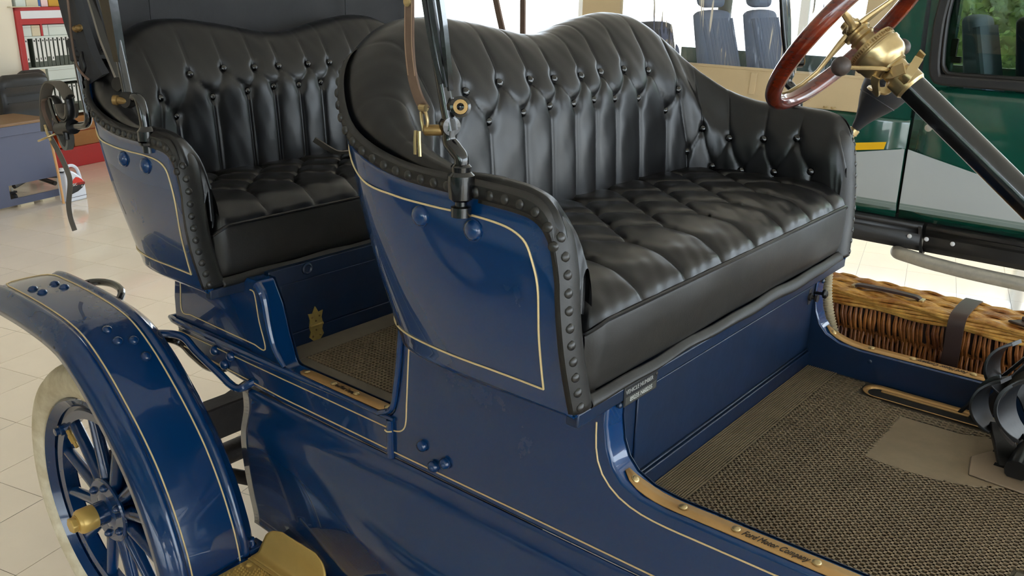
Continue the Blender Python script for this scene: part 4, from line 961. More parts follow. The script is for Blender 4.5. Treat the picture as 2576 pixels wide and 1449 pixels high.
# ribbed hose
hp_ = spl([(-.285, 1.115, .27), (-.280, 1.110, .18), (-.275, 1.105, .10), (-.262, 1.10, .04), (-.235, 1.095, -.03), (-.20, 1.09, -.09), (-.16, 1.09, -.16)], 230)
P_('ribbed_hose', tube(hp_, [.0135 if i % 4 < 2 else .0112 for i in range(230)], n=14), HOSE, label='beige ribbed hose running down the far side')

# ---- hand lever and pedals
hl = P_('hand_lever', tube([(.165, .897, -.09), (.195, .893, -.03), (.26, .885, .09), (.36, .872, .27), (.45, .86, .42)], .0165, k=40, n=16), IRON, label='black iron hand lever')
P_('lever_rod', tube([(.135, .905, -.07), (.18, .900, .005), (.25, .893, .115), (.34, .88, .275)], .0045, k=30, n=8), IRON, hl)
def blade(name, C0, ax, R_, t0, t1, w_, th, tap=.6):
    u, v, d = [np.array(q, float) / np.linalg.norm(q) for q in ax]; out = []
    for k, t in enumerate(np.linspace(t0, t1, 26)):
        f = math.sin(math.pi * (k + .5) / 26); ww = w_ * (tap + (1 - tap) * f)
        c = np.array(C0) + R_ * (u * math.cos(t) + v * math.sin(t)); n = u * math.cos(t) + v * math.sin(t)
        out.append([c - d * ww / 2 - n * th / 2, c + d * ww / 2 - n * th / 2, c + d * ww / 2 + n * th / 2, c - d * ww / 2 + n * th / 2])
    V, F = grid(np.array(out), False, True); F = list(F); m = len(out)
    return V, F + [(0, 1, 2, 3), tuple(4 * (m - 1) + i for i in (3, 2, 1, 0))]
AX = ((-1, 0, .05), (0, .12, 1), (.15, 1, -.1))
pd0 = P_('pedal_arm', strip([(.30, .885, -.078), (.285, .875, -.02), (.262, .865, .03), (.235, .86, .05)], (1, .4, 0), .03, .012, k=20), IRON, bev=.002, label='black iron pedal nearest the far door')
P_('pedal_pad', blade('p', (.250, .86, .085), AX, .062, -1.15, 1.15, .085, .006), IRON, pd0, bev=.001)
pd1 = P_('pedal_arm', strip([(.285, .705, -.076), (.268, .73, -.05), (.246, .775, -.03), (.240, .79, -.02)], (1, .4, 0), .042, .014, k=20), IRON, bev=.002, label='middle black iron pedal')
P_('pedal_pad', blade('p', (.248, .795, .022), AX, .060, -1.25, 1.25, .095, .006), IRON, pd1, bev=.001)
P_('pedal_rib', blade('p', (.248, .795, .022), AX, .066, -1.05, 1.1, .012, .010), IRON, pd1)
pd2 = P_('pedal_arm', strip([(.36, .64, -.078), (.35, .66, -.03), (.335, .69, .0), (.31, .71, .02)], (1, .4, 0), .05, .014, k=20), IRON, bev=.002, label='ribbed black iron pedal nearest the camera side')
P_('pedal_pad', blade('p', (.315, .72, .065), AX, .068, -1.3, 1.3, .105, .008), IRON, pd2, bev=.001)
P_('pedal_tread', cat([blade('p', (.315, .72 + q_, .065), AX, .0735, -1.15, 1.2, .006, .005, 1) for q_ in np.linspace(-.042, .042, 9)]), STEELR, pd2, kind='stuff')
P_('pedal_boss', cat([tube([(.30, .66, -.05), (.30, .88, -.05)], .022, n=12), strip([(.31, .70, -.05), (.33, .72, .02), (.36, .74, .09)], (0, 1, 0), .03, .014, k=12)]), IRON, pd2)
# ================================================================= wicker hamper on the far running board
X0, X1, Y0, Y1 = -.62, 1.0, 1.165, 1.32
ham = thing('wicker_hamper', 'long golden and brown wicker hamper with leather straps on the far running board', 'basket', ((X0 + X1) / 2, (Y0 + Y1) / 2, BZ))
def H_(n, g, m, p=None, **k): return O(n, g, m, p or ham, **k)
ZL = .037                                    # underside of the lid
H_('basket_core', box(X0 + .012, X1 - .012, Y0 + .012, Y1 - .012, BZ + .003, ZL), WICKD, sharp=0)
st_ = []
r_h = .066; rows = [ZL - .004 - k * r_h for k in range(9)]
for r, zt_ in enumerate(rows):
    x = X0 + (.5 * (r % 2)) * .0155
    while x < X1:
        j = RNG.normal(0, .0012, 3); zb = zt_ - r_h * (1.12 + RNG.random() * .12); sl_x = .010 + RNG.normal(0, .003); rr = .0044 + RNG.random() * .0018
        st_.append(tube([(x + j[0], Y0 + .010, zt_ + .010), (x + sl_x * .3 + j[1], Y0 - .001, zt_ - r_h * .35), (x + sl_x * .7 + j[2], Y0 - .001, zt_ - r_h * .7), (x + sl_x, Y0 + .012, zb)], [.0028, rr, rr * .9, .0022], n=5, cap=False))
        x += .0118 + RNG.normal(0, .0016)
    st_.append(tube([(X0, Y0 + .009, zt_ + .004), (X1, Y0 + .009, zt_ + .004)], .004, n=6))
H_('woven_side', cat(st_), WICK, kind='stuff', sharp=60)
lid = H_('lid', box(X0 + .006, X1 - .006, Y0 + .004, Y1 - .004, ZL, ZL + .030), WICKD, bev=.006)
ls = []
nr = 21
for r in range(nr):
    y = Y0 + .006 + (Y1 - Y0 - .012) * r / (nr - 1); ph = (r % 2) * math.pi
    blk = (r // 4) % 2
    xs = np.linspace(X0, X1, 130); P = np.stack([xs, y + .003 * np.sin(xs * 2 * np.pi / .115 + r * .3), ZL + .031 + .0038 * np.cos(xs * 2 * np.pi / .115 + blk * math.pi) + RNG.normal(0, .0006, 130)], 1)
    ls.append(tube(P, .0049, n=6))
for k in range(5):
    xs = np.linspace(X0, X1, 110); ls.append(tube(np.stack([xs, Y0 - .004 + .004 * np.sin(xs * 34 + k * 1.3), ZL + .004 + k * .0072 + .002 * np.sin(xs * 29 + k)], 1), .0046, n=6))
H_('woven_lid', cat(ls), WICKL, lid, kind='stuff', sharp=60)
for xc, lb in ((-.395, 'dark leather strap near the ribbed hose'), (.045, 'dark leather strap across the middle')):
    wv = (1, 0, 0)
    H_('lid_strap', strip([(xc, Y1 + .004, ZL - .03), (xc, Y1 + .003, ZL + .03), (xc, Y1 - .012, ZL + .041), (xc, (Y0 + Y1) / 2, ZL + .045), (xc, Y0 + .016, ZL + .041), (xc, Y0 - .008, ZL + .032), (xc, Y0 - .014, ZL), (xc, Y0 - .010, ZL - .12), (xc - .01, Y0 - .009, BZ + .06)], wv, .040, .0045, k=70), BELTD, label=lb)
hd_ = H_('handle', strip([(-.235, Y0 + .045, ZL + .038), (-.225, Y0 + .046, ZL + .046), (-.17, Y0 + .047, ZL + .048), (-.11, Y0 + .047, ZL + .048), (-.07, Y0 + .046, ZL + .046), (-.06, Y0 + .045, ZL + .038)], (0, 1, 0), .020, .007, k=30), BELTD, lid, label='dark leather handle')
for x in (-.237, -.058):
    link('handle_clasp', mk(*obox((0, 0, 0), np.eye(3), (.006, .013, .005)), BRASS, 0), lid, (x, Y0 + .045, ZL + .040), quat((0, 0, 1)), bev=.002)
H_('lid_catch', cat([prism([(.150, Y0 + .03, ZL + .0395), (.205, Y0 + .012, ZL + .038), (.262, Y0 + .03, ZL + .0395), (.235, Y0 + .055, ZL + .041), (.178, Y0 + .055, ZL + .041)], (0, 0, .006))]), BELTD, lid, bev=.002, label='brown leather catch flap')
link('catch_stud', dome('s', BRASS, .007, .004, .001), lid, (.232, Y0 + .032, ZL + .046), quat((0, 0, 1)))
link('catch_stud', dome('s', BRASS, .007, .006, .003), lid, (.192, Y0 + .062, ZL + .044), quat((0, 0, 1)))
H_('catch_loop', tube([(.178, Y0 + .05, ZL + .05), (.205, Y0 + .046, ZL + .054), (.232, Y0 + .05, ZL + .05)], .006, k=10), BELTD, lid)

# ================================================================= green off-roader with beige hood behind the car
YV = 3.4
def suv(name, label, y, s, full=True):
    """s=+1: this side faces -Y, body extends to +Y"""
    t = thing(name, label, 'car', (-1.2, y + s * .85, G0))
    def Q(n, g, m, p=None, **k):
        V = np.array(g[0], float).copy()
        V[:, 1] = y + s * V[:, 1]; F = g[1] if s > 0 else [list(f)[::-1] for f in g[1]]
        return O(n, (V, F), m, p or t, **k)
    W = 1.75
    # side panels: rear quarter and door, each a slightly crowned sheet 4 cm thick
    def panel(n, x0, x1, z0, z1, m, y0=0, th=.05, p=None, slant=0, **k):
        nx, nz = 10, 16
        G = np.array([[(x + slant * max(0, (z - .1)) , y0 + .03 * ((z - .05) / .4) ** 2, z) for z in np.linspace(z0, z1, nz)] for x in np.linspace(x0, x1, nx)])
        return Q(n, grid(G), m, p, solid=-th, **k)
    rq = panel('rear_quarter', -3.0, -.773, -.235, .262, GREEN)
    dr_lo = panel('door', -.757, .75, -.235, .42, GREEN, label='dark green front door')
    # pillars around the door window
    Q('door_frame', cat([prism([(-.757, .025, .41), (-.640, .025, .41), (-.655, .05, 1.15), (-.79, .05, 1.15)], (0, .05, 0)), prism([(.40, .025, .41), (.75, .025, .41), (.35, .05, 1.15), (.25, .05, 1.15)], (0, .05, 0)), prism([(-.655, .05, .95), (.30, .05, .95), (.30, .05, 1.15), (-.655, .05, 1.15)], (0, .05, 0))]), GREEN, dr_lo)
    Q('door_seal', box(-.80, -.735, .045, .06, -.24, 1.1), CLAD, dr_lo)
    Q('centre_pillar', prism([(-.985, .0, .255), (-.773, .0, .255), (-.80, .03, 1.15), (-.885, .03, 1.15)], (0, .05, 0)), GREEN)
    # window rubber and glass
    loop = [(-.70, .85), (-.712, .70), (-.702, .52), (-.685, .468), (-.640, .452), (-.3, .452), (.34, .452), (.30, .85)]
    lp = spl(loop, 70)
    Q('window_rubber', strip(np.c_[lp[:, 0], np.full(70, .01), lp[:, 1]], (0, 1, 0), .05, .05), CLAD, dr_lo, bev=.01, label='thick black window rubber')
    lp2 = spl([(a + .032 * (1 if a < 0 else -1), b + .03) for a, b in loop], 70)
    Q('glass_channel', tube(np.c_[lp2[:, 0], np.full(70, .0), lp2[:, 1]], .011, n=8), IRON, dr_lo)
    Q('door_glass', box(-.70, .33, .018, .026, .45, .97), TINT, dr_lo, sharp=0)
    Q('window_latch', cat([box(-.655, -.625, .03, .05, .53, .64), box(-.665, -.60, .03, .05, .53, .56)]), CLAD, dr_lo, bev=.004)
    Q('key_lock', lathe([(.018, 0), (.018, .006), (.010, .008), (.010, .014), (.001, .015)], (-.684, .01, .224), (0, -1, 0), 18), SILV, dr_lo)
    # two-tone graphics: thin vinyl sheets
    def vin(n, poly, m, p):
        V = [(x, .03 * ((z - .05) / .4) ** 2 - .009, z) for x, z in poly]
        return Q(n, prism(V, (0, .003, 0)), m, p, sharp=0)
    vin('side_graphic', [(-2.9, -.170), (-.773, -.170), (-.773, .112), (-1.0, .068), (-2.9, -.02)], GREY, rq)
    vin('side_graphic', [(-.757, -.170), (.75, -.17), (.75, -.09), (-.25, .0), (-.42, .035), (-.757, .112)], GREY, dr_lo)
    vin('graphic_edge', [(-2.9, -.19), (-.773, -.19), (-.773, -.158), (-2.9, -.158)], mat('grey_vinyl', (126, 142, 138), .4), rq)
    vin('graphic_edge', [(-.757, -.19), (.75, -.19), (.75, -.158), (-.757, -.158)], mat('grey_vinyl_b', (126, 142, 138), .4), dr_lo)
    vin('yellow_stripe', [(-1.2, .046), (-.872, .098), (-.865, .135), (-1.2, .085)], YEL, rq)
    # black lower cladding in two pieces with a stepped profile
    def clad(x0, x1):
        pr = [(-.012, -.235), (-.03, -.245), (-.03, -.262), (-.022, -.268), (-.022, -.285), (-.04, -.292), (-.042, -.345), (-.02, -.375), (.03, -.385)]
        Q('side_cladding', grid(np.array([[(x, a, b) for a, b in pr] for x in np.linspace(x0, x1, 4)])), CLAD, solid=(.01 if s > 0 else -.01), sharp=25)
    clad(-3.0, -.625); clad(-.607, .75)
    Q('cladding_joint', prism([(-.645, -.03, -.25), (-.63, -.03, -.25), (-.60, -.045, -.385), (-.615, -.045, -.385)], (0, .04, 0)), CLAD)
    for x in (-.674, -.474, -.594): link('cladding_rivet', dome('r', WHITE, .010, .004, .001), t, (x, y - s * (.041 if x > -.6 or x < -.6 else .04), -.305 if x != -.595 else -.37), quat((0, -s, 0)))
    Q('side_step', tube([(-.75, .12, -.42), (-.72, -.03, -.40), (-.64, -.085, -.395), (-.50, -.10, -.405), (-.2, -.105, -.415), (.75, -.11, -.42)], .033, k=60, n=20), SILV, label='weathered silver side step tube')
    # floor pan, far side, bonnet-less interior tub
    Q('floor_pan', box(-3.0, .75, .03, W, -.32, -.22), CLAD)
    Q('far_quarter', box(-3.0, .75, W - .05, W, -.25, .40), GREEN, sharp=0)
    Q('tailgate', box(-3.05, -2.97, .02, W, -.25, .30), GREEN, bev=.01)
    for x in (-2.45, 1.05):
        for yy in (.12, W - .25):
            w_ = Q('road_wheel', lathe([(.05, -.11), (.36, -.11), (.40, -.07), (.40, .07), (.36, .11), (.24, .11), (.22, .07), (.05, .07)], (x, yy + .05, G0 + .40), (0, -1, 0), 40), RUBB)
            Q('wheel_disc', lathe([(.001, .075), (.06, .08), (.12, .06), (.20, .075), (.235, .10)], (x, yy + .05, G0 + .40), (0, -1, 0), 32), SILV, w_)
    Q('bonnet', prism([(.75, .02, -.25), (1.9, .02, -.25), (1.9, .02, .28), (.75, .02, .42)], (0, W - .04, 0)), GREEN, bev=.05, seg=3)
    # beige hood: lower band, uprights, roof
    cnv = Q('canvas_hood', cat([box(-3.02, -.985, -.005, .012, .262, .432), prism([(-1.075, -.006, .262), (-.975, -.006, .262), (-.895, .02, 1.15), (-1.05, .02, 1.15)], (0, .016, 0)), box(-2.74, -2.46, -.005, .012, .43, 1.15), box(-3.02, -.9, .0, W, 1.12, 1.15)]), CANV, bev=.004, label='beige canvas hood')
    Q('canvas_edge', prism([(-.985, -.012, .255), (-.965, -.012, .255), (-.885, .014, 1.15), (-.905, .014, 1.15)], (0, .02, 0)), CANV, cnv, bev=.003)
    for x in (-1.62, -1.31): Q('belt_loop', prism([(x, -.012, .30), (x + .035, -.012, .30), (x + .04, -.012, .415), (x + .005, -.012, .415)], (0, .006, 0)), CANV, cnv, bev=.002)
    Q('hem', box(-3.02, -.985, -.010, .012, .425, .440), CANV, cnv, bev=.004)
    Q('lashing_hooks', cat([tube([(x, -.008, .275), (x + .01, -.02, .27), (x + .02, -.008, .275)], .004, k=8) for x in (-1.20, -1.16)]), BRASS, cnv)
    gv = np.array([[(x, -.002 + .016 * math.sin(x * 7 + z * 4) * math.sin(z * 9 - x * 3) + .010 * math.sin(x * 19 + z * 11), z) for z in np.linspace(.432, 1.12, 24)] for x in np.linspace(-2.46, -1.06, 44)])
    Q('vinyl_window', grid(gv), VINYL, cnv, sharp=180, label='creased clear vinyl side window')
    # inside: pairs of seats
    def vseat(x, yy, m, ang=.25, w_=.46, hr=True, h=.62, zz=-.05):
        c, sn = math.cos(ang), math.sin(ang)
        G = []
        for k, f in enumerate(np.linspace(0, 1, 12)):
            z = zz + f * h; xx = x - sn * f * h; ww = w_ / 2 * (1 - .12 * f ** 3) ; d = .075 * (1 - .35 * f)
            a_ = np.linspace(0, 2 * np.pi, 28, endpoint=False)
            G.append([(xx + d * np.sign(math.cos(q)) * abs(math.cos(q)) ** .6, yy + ww * np.sign(math.sin(q)) * abs(math.sin(q)) ** .6, z) for q in a_])
        top_ = np.array(G[-1]); ctr = top_.mean(0)
        for f_, dz_ in ((.93, .012), (.8, .022), (.5, .03), (.05, .033)): G.append((ctr + (top_ - ctr) * f_ + [0, 0, dz_]).tolist())
        b = Q('seat_back', grid(np.array([[tuple(p) for p in g_] for g_ in G]), False, True), m, sharp=70, bev=0)
        Q('seat_pleats', cat([tube([(x + .056 - .022 * f - sn * f * h, yy + o * .9, zz + f * h) for f in np.linspace(.03, .97, 8)], .021, n=8) for o in (-.19, -.145, -.10, -.055, -.01, .035, .08, .125, .17)]), m, b)
        Q('seat_base', prism([(x, yy - w_ / 2, zz - .06), (x + .50, yy - w_ / 2, zz - .04), (x + .52, yy - w_ / 2, zz + .06), (x, yy - w_ / 2, zz + .02)], (0, w_, 0)), m, b, bev=.04, seg=3)
        if hr: Q('head_restraint', prism([(x - sn * h - .06, yy - .12, zz + h + .05), (x - sn * h + .03, yy - .12, zz + h + .04), (x - sn * h + .02, yy - .12, zz + h + .20), (x - sn * h - .07, yy - .12, zz + h + .20)], (0, .24, 0)), m, b, bev=.035, seg=3)
    vseat(-1.97, .50, SEATB, .26, .44, True, .66, .02); vseat(-1.88, .97, SEATB, .26, .44, True, .66, .02)
    vseat(-2.42, .42, SEATD, .15, .50, False, .60, .0)
    vseat(-.47, .42, SEATB, .24, .40, False, .74, -.03); vseat(-.28, .62, SEATD, .22, .5, False, .74, -.03); vseat(-.12, 1.2, SEATD, .2, .5, True, .6, -.03)
    Q('roll_bar', cat([tube([(-2.64, W - .12, .2), (-2.62, W - .12, 1.1)], .05, n=14), tube([(-2.64, .15, .2), (-2.62, .15, 1.1)], .001, n=6)]), mat('olive_tube', (84, 88, 74), .6))
    return t
suv('off_roader', 'dark green off-roader with beige canvas hood and silver graphics standing beyond the blue car', YV, 1)
suv('off_roader', 'second dark green off-roader parked behind the viewer, seen only as a reflection', -1.95, -1)

# ================================================================= hedge outdoors
hr_ = random.Random(5); HL = -.75
hg = thing('hedge', 'mottled green hedge seen through the off-roader door window', 'hedge', uv(3.2, 13.0, G0))
O('hedge_core', ubox(HL, 8.5, 12.6, 13.6, G0, 1.5), LEAF, hg, bev=.15)
lv = []
for k in range(9000):
    u = hr_.uniform(HL, 5.6); z = hr_.uniform(G0 + .02, 1.75); v = 12.55 + hr_.uniform(-.12, .1); c = uv(u, v, z); a = np.array([hr_.gauss(0, 1) for _ in range(3)]); a /= np.linalg.norm(a); b = np.cross(a, [hr_.gauss(0, 1) for _ in range(3)]); b /= np.linalg.norm(b) + 1e-9
    lv.append(([c - a * .05, c + b * .03, c + a * .05, c - b * .03], [(0, 1, 2, 3)]))
O('leaves', cat(lv), LEAF, hg, sharp=0, kind='stuff')

# ================================================================= blue board by the window
t = thing('blue_board', 'upright bright blue board standing against the white window', 'board', uv(-5.08, 7.3, G0))
O('board_panel', ubox(-5.20, -5.02, 7.25, 7.31, G0, 2.2), BLUEP, t, bev=.01)
O('board_foot', ubox(-5.25, -4.97, 7.1, 7.45, G0, G0 + .04), BLUEP, t, bev=.01)

# ================================================================= office corner behind the car on the left
UC = -7.3
cb = thing('office_cabinet', 'red and white office cabinet with shelves of binders', 'cabinet', uv(UC - .2, 5.3, G0))
VA, VB = 4.345, 7.0
O('cabinet_back', ubox(UC - .38, UC - .35, VA, VB, G0, .545), mat('white_cabinet_back', (222, 222, 216), .6), cb, sharp=0)
O('cabinet_side', ubox(UC - .38, UC + .01, VA, VA + .055, G0 + .14, .545), REDM, cb, bev=.004)
O('cabinet_side', ubox(UC - .38, UC + .01, VB, VB + .055, G0 + .14, .545), REDM, cb, bev=.004)
O('cabinet_top', ubox(UC - .38, UC + .01, VA, VB, .515, .545), REDM, cb, bev=.004)
O('header_board', ubox(UC - .02, UC + .006, VA + .03, VB, .445, .515), WHITE, cb, bev=.002)
O('header_rail', ubox(UC - .02, UC + .012, VA + .03, VB, .395, .445), REDM, cb, bev=.002)
for z in (.290, .015, -.115, -.42, -.60):
    O('shelf', ubox(UC - .36, UC, VA + .05, VB, z - .018, z), REDM if z < -.5 else LBOX, cb, bev=.002)
O('plinth', ubox(UC - .38, UC + .03, VA - .1, VB + .05, G0, G0 + .19), REDM, cb, bev=.006)
O('divider', ubox(UC - .36, UC - .005, VA + .245, VA + .265, .29, .395), REDM, cb, bev=.001)
# cartons on the shelves
def carton(u, v0, v1, z0, z1, m, lb, grp=None, dep=.2, name='carton'):
    o = O(name, ubox(u - dep, u, v0, v1, z0, z1), m, None, bev=.004, cat='box', group=grp, label=lb)
    lidg = O('flap_line', ubox(u, u + .0015, v0 + .004, v1 - .004, z0 + (z1 - z0) * .78, z0 + (z1 - z0) * .80), GROUT, o, sharp=0)
    return o
carton(UC - .01, VA + .058, VA + .150, .291, .388, LBOX, 'pale grey carton at the left end of the top cabinet shelf')
carton(UC - .01, VA + .155, VA + .243, .291, .388, CBOX, 'cream carton beside the pale grey one on the top cabinet shelf')
carton(UC - .01, VA + .27, VA + .325, .291, .388, LBOX, 'narrow pale carton right of the red divider on the top cabinet shelf')
carton(UC - .01, VA + .33, VA + .75, .291, .388, LBOX, 'wide pale grey carton at the right of the top cabinet shelf')
carton(UC - .01, VA + .058, VA + .135, -.112, -.02 + .03, LBOX, 'pale grey carton at the left end of the shelf between the binder rows')
carton(UC - .01, VA + .14, VA + .235, -.112, .0, CBOX, 'cream carton on the shelf between the binder rows')
carton(UC - .01, VA + .26, VA + .70, -.112, .0, LBOX, 'wide pale carton on the shelf between the binder rows')
# binders
def binder(v, z0, h, w_=.044, lab_low=False):
    b = thing('binder', 'x', 'binder', uv(UC - .14, v + w_ / 2, z0))
    O('binder_body', ubox(UC - .27, UC - .012, v, v + w_ - .003, z0, z0 + h), BIND, b, bev=.003)
    O('spine_label', ubox(UC - .012, UC - .010, v + .007, v + w_ - .010, z0 + (.05 if lab_low else .09), z0 + h - .006), PAPER, b, sharp=0)
    if lab_low: O('label_mark', ubox(UC - .010, UC - .0095, v + .016, v + w_ - .019, z0 + .065, z0 + .085), INKK, b, sharp=0)
    O('label_text', ubox(UC - .010, UC - .0095, v + .014, v + w_ - .017, z0 + h - .035, z0 + h - .02), INKK, b, sharp=0)
    return b
v = VA + .058
vs = [(v, True), (v + .085, True), (v + .130, True), (v + .175, True), (v + .218, False), (v + .2605, True)] + [(v + .306 + .047 * k, False) for k in range(8)]
names = ['binder at the left end of the upper row, before the gap', 'second binder of the upper row, just right of the gap', 'third binder of the upper row with white spine label', 'binder of the upper row with a split label, fourth from the left', 'short-labelled binder, fifth of the upper row', 'binder with long marked label, sixth of the upper row']
for k, (vv, low) in enumerate(vs):
    b = binder(vv, .016, .262, .044, low)
    if k < 6: b['label'] = names[k]; b['group'] = 'binders in the upper cabinet row'
    else: b['label'] = 'grey binder, ' + ['first', 'second', 'third', 'fourth', 'fifth', 'sixth', 'seventh', 'eighth'][k - 6] + ' in the plain-labelled run at the right of the upper row'; b['group'] = 'plain labelled binders in the upper cabinet row'
ORD = ['first', 'second', 'third', 'fourth', 'fifth', 'sixth', 'seventh', 'eighth', 'ninth', 'tenth', 'eleventh']
for k in range(11):
    b = binder(v + .10 + .049 * k, -.419, .262, .045, False); b['label'] = 'white-labelled binder, ' + ORD[k] + ' from the left in the lower cabinet row'; b['group'] = 'binders in the lower cabinet row'
# things on top of the cabinet
carton(UC - .01, VA + .035, VA + .135, .546, .72, LBOX, 'white carton standing on top of the red cabinet')
carton(UC - .01, VA + .140, VA + .262, .546, .70, CBOX, 'cream carton standing on top of the red cabinet')
O('folder', ubox(UC - .2, UC - .02, VA + .27, VA + .292, .546, .74), BLUEP, None, bev=.002, cat='folder', label='blue folder standing on top of the red cabinet')
O('card_stack', ubox(UC - .2, UC - .02, VA + .30, VA + .37, .546, .73), PINK, None, bev=.002, cat='cards', label='pale pink cards on top of the red cabinet')
carton(UC - .02, VA + .38, VA + .60, .546, .65, YELD, 'mustard yellow carton on top of the red cabinet')
tr = thing('top_tray', 'thin beige sheet under the cartons on top of the cabinet', 'tray', uv(UC - .15, VA + .1, .545))
O('tray_sheet', ubox(UC - .30, UC + .03, VA - .055, VA + .25, .5452, .552), CBOX, tr, bev=.001)
carton(UC + .0, VA + .25, VA + .42, -.745, -.55, ORNG, 'orange carton at the foot of the red cabinet', dep=.25)
carton(UC + .0, VA + .43, VA + .95, -.755, -.47, CARD, 'brown cardboard box at the foot of the red cabinet', dep=.25)
# desk
UDK = -6.33; dk = thing('desk', 'grey-blue office desk with brown top', 'desk', uv(UDK - .3, 2.6, G0))
O('desk_top', ubox(UDK - .45, UDK + .02, 1.4, 3.80, -.300, -.278), DESKT, dk, bev=.004)
O('desk_apron', ubox(UDK - .02, UDK + .012, 1.4, 3.80, -.375, -.300), DESK, dk, bev=.003)
O('front_panel', cat([ubox(UDK - .02, UDK, 1.4, 3.79, -.76, -.375), ubox(UDK - .02, UDK, 1.4, 3.33, G0 + .02, -.76), ubox(UDK - .02, UDK, 3.33, 3.79, G0 + .02, -.872)]), DESK, dk, sharp=0)
O('side_panel', ubox(UDK - .44, UDK - .02, 3.76, 3.79, -.70, -.30), DESK, dk, bev=.002)
O('desk_foot', ubox(UDK - .03, UDK + .012, 3.40, 3.52, G0, G0 + .02), CBOX, dk, bev=.002)
O('desk_foot', ubox(UDK - .03, UDK + .012, 3.60, 3.72, G0, G0 + .02), CBOX, dk, bev=.002)
pl = thing('castor', 'black castor under the desk seen through the opening', 'castor', uv(UDK - .15, 3.46, G0))
O('castor_wheel', lathe([(.01, -.02), (.034, -.018), (.036, 0), (.034, .018), (.01, .02)], uv(UDK - .15, 3.46, G0 + .05), VD, 20), CLAD, pl)
O('castor_stem', tube([uv(UDK - .15, 3.46, G0 + .07), uv(UDK - .15, 3.46, G0 + .13)], .01), SILV, pl)
O('castor_fork', ubox(UDK - .17, UDK - .13, 3.43, 3.49, G0 + .085, G0 + .10), CLAD, pl, bev=.002)
kg = thing('key_bunch', 'small bunch of bright keys on the desk top', 'keys', uv(UDK - .2, 3.25, -.278))
for k, (a, b) in enumerate(((3.22, .02), (3.28, -.03), (3.34, .0), (3.17, .0))):
    O('key', prism([uv(UDK - .12 + b, a, -.277), uv(UDK - .10 + b, a + .012, -.277), uv(UDK - .11 + b, a + .06, -.277), uv(UDK - .125 + b, a + .055, -.277)], (0, 0, .012)), SILV, kg, bev=.001)
# office chair
oc = thing('office_chair', 'black leather office chair behind the grey-blue desk', 'chair', uv(-6.85, 3.95, G0))
def chairback(u, v0, v1, z0, z1, m):
    G = []
    for f in np.linspace(0, 1, 26):
        z = z0 + f * (z1 - z0); fl = 1 - max(0, (f - .86) / .14) ** 2 * .28 - .12 * (1 - f) * 0
        vc = (v0 + v1) / 2; hw = (v1 - v0) / 2 * fl; d = .055 + .012 * abs(math.sin(f * 9.5)) - .04 * max(0, (f - .93) / .07)
        a = np.linspace(0, 2 * np.pi, 36, endpoint=False)
        G.append([uv(u + d * np.sign(math.cos(q)) * abs(math.cos(q)) ** .5, vc + hw * np.sign(math.sin(q)) * abs(math.sin(q)) ** .5, z) for q in a])
    V, F = grid(np.array(G), False, True); F = list(F); F.append([25 * 36 + i for i in range(36)][::-1]); return V, F
cbk = O('chair_back', chairback(-6.85, 3.74, 4.21, -.42, .025, CHAIRM), CHAIRM, oc, sharp=60)
O('back_seam', cat([tube([uv(-6.85 + .066, vv, z) for vv in np.linspace(3.77, 4.18, 8)], .004) for z in (-.07, -.135, -.20)]), CLAD, cbk)
O('chair_seat', ubox(-7.14, -6.82, 3.76, 4.2, -.52, -.42), CHAIRM, oc, bev=.03, seg=3)
O('chair_stem', tube([uv(-6.9, 3.98, G0 + .08), uv(-6.9, 3.98, -.5)], .03), CLAD, oc)
for k in range(5):
    a = k * 2 * math.pi / 5; O('chair_leg', tube([uv(-6.9, 3.98, G0 + .09), uv(-6.9 + .27 * math.cos(a), 3.98 + .27 * math.sin(a), G0 + .05)], .02), CLAD, oc)
oc2 = thing('visitor_chair', 'second black chair top half hidden behind the office chair', 'chair', uv(-7.1, 4.45, G0))
O('chair_back', chairback(-7.12, 4.16, 4.40, -.35, .02, CHAIRM), CHAIRM, oc2, sharp=60)
O('chair_seat', ubox(-7.22, -7.0, 4.16, 4.40, -.50, -.40), CHAIRM, oc2, bev=.03, seg=3)
O('chair_leg', cat([tube([uv(-7.1, 4.20 + q_, G0), uv(-7.1, 4.20 + q_, -.45)], .015) for q_ in (0, .16)]), CLAD, oc2)
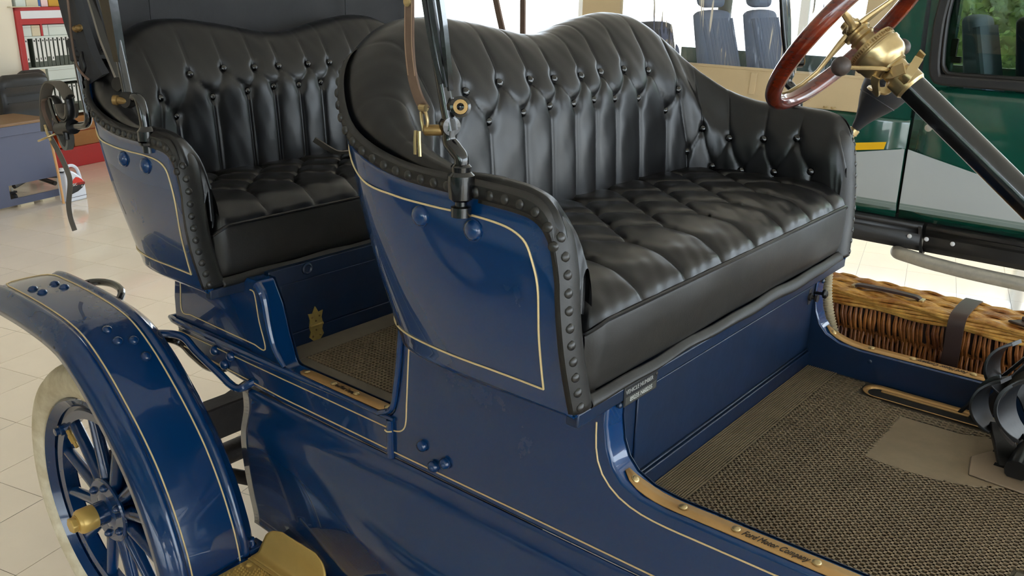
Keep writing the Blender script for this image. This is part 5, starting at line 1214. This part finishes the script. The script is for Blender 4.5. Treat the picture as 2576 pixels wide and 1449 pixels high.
# oil jug
UJ = -6.16; jg = thing('oil_jug', 'white plastic oil jug with red and black label on the tiled floor', 'jug', uv(UJ, 3.77, G0))
pj = spl([(3.675, G0), (3.672, G0 + .10), (3.675, G0 + .22), (3.685, G0 + .245), (3.71, G0 + .262), (3.75, G0 + .255), (3.80, G0 + .22), (3.845, G0 + .17), (3.86, G0 + .12), (3.865, G0 + .04), (3.862, G0)], 44)
O('jug_body', prism([uv(UJ - .05, a, b) for a, b in pj], UD * .10), JUG, jg, bev=.014, seg=3)
O('jug_handle', tube([uv(UJ, 3.725, G0 + .262), uv(UJ, 3.755, G0 + .287), uv(UJ, 3.80, G0 + .285), uv(UJ, 3.835, G0 + .255), uv(UJ, 3.855, G0 + .19), uv(UJ, 3.86, G0 + .13)], .013, k=30), JUG, jg)
O('jug_cap', cat([lathe([(.024, 0), (.024, .012), (.018, .013), (.018, .03), (.001, .031)], uv(UJ, 3.695, G0 + .252), (0, 0, 1), 16)]), WHITE, jg)
O('cap_collar', lathe([(.026, -.008), (.026, .004)], uv(UJ, 3.695, G0 + .254), (0, 0, 1), 16), CLAD, jg)
lf = lambda pts, off: [uv(UJ + .0515 + off, a, G0 + b) for a, b in pts]
O('label_red', prism(lf([(3.725, .150), (3.845, .150), (3.83, .172), (3.80, .192), (3.775, .20), (3.75, .185)], 0), UD * .001), INKR, jg, sharp=0)
O('label_ring', tube([uv(UJ + .0525, 3.712 + .012 * math.cos(q_), G0 + .186 + .012 * math.sin(q_)) for q_ in np.linspace(0, 6.283, 20, endpoint=False)], .002, closed=True, n=5), INKR, jg)
O('label_black', prism(lf([(3.70, .150), (3.852, .150), (3.858, .135), (3.83, .105), (3.78, .08), (3.715, .065), (3.702, .10)], 0), UD * .001), INKK, jg, sharp=0)
O('label_rule', prism(lf([(3.685, .035), (3.86, .035), (3.86, .038), (3.685, .038)], 0), UD * .001), INKK, jg, sharp=0)
text('BASIC', INKW, uv(UJ + .0535, 3.738, G0 + .139), VD, ZD, .030, jg)
text('HYBRID', INKR, uv(UJ + .0535, 3.81, G0 + .139), VD, ZD, .026, jg)
text('25', INKW, uv(UJ + .0535, 3.825, G0 + .116), VD, ZD, .02, jg)
O('wooden_stick', tube([uv(-6.1, 3.585, -.36), uv(-6.1, 3.612, -.70), uv(-6.1, 3.62, G0 + .01)], .010), STICK, None, cat='stick', label='pale wooden stick leaning between desk and oil jug')
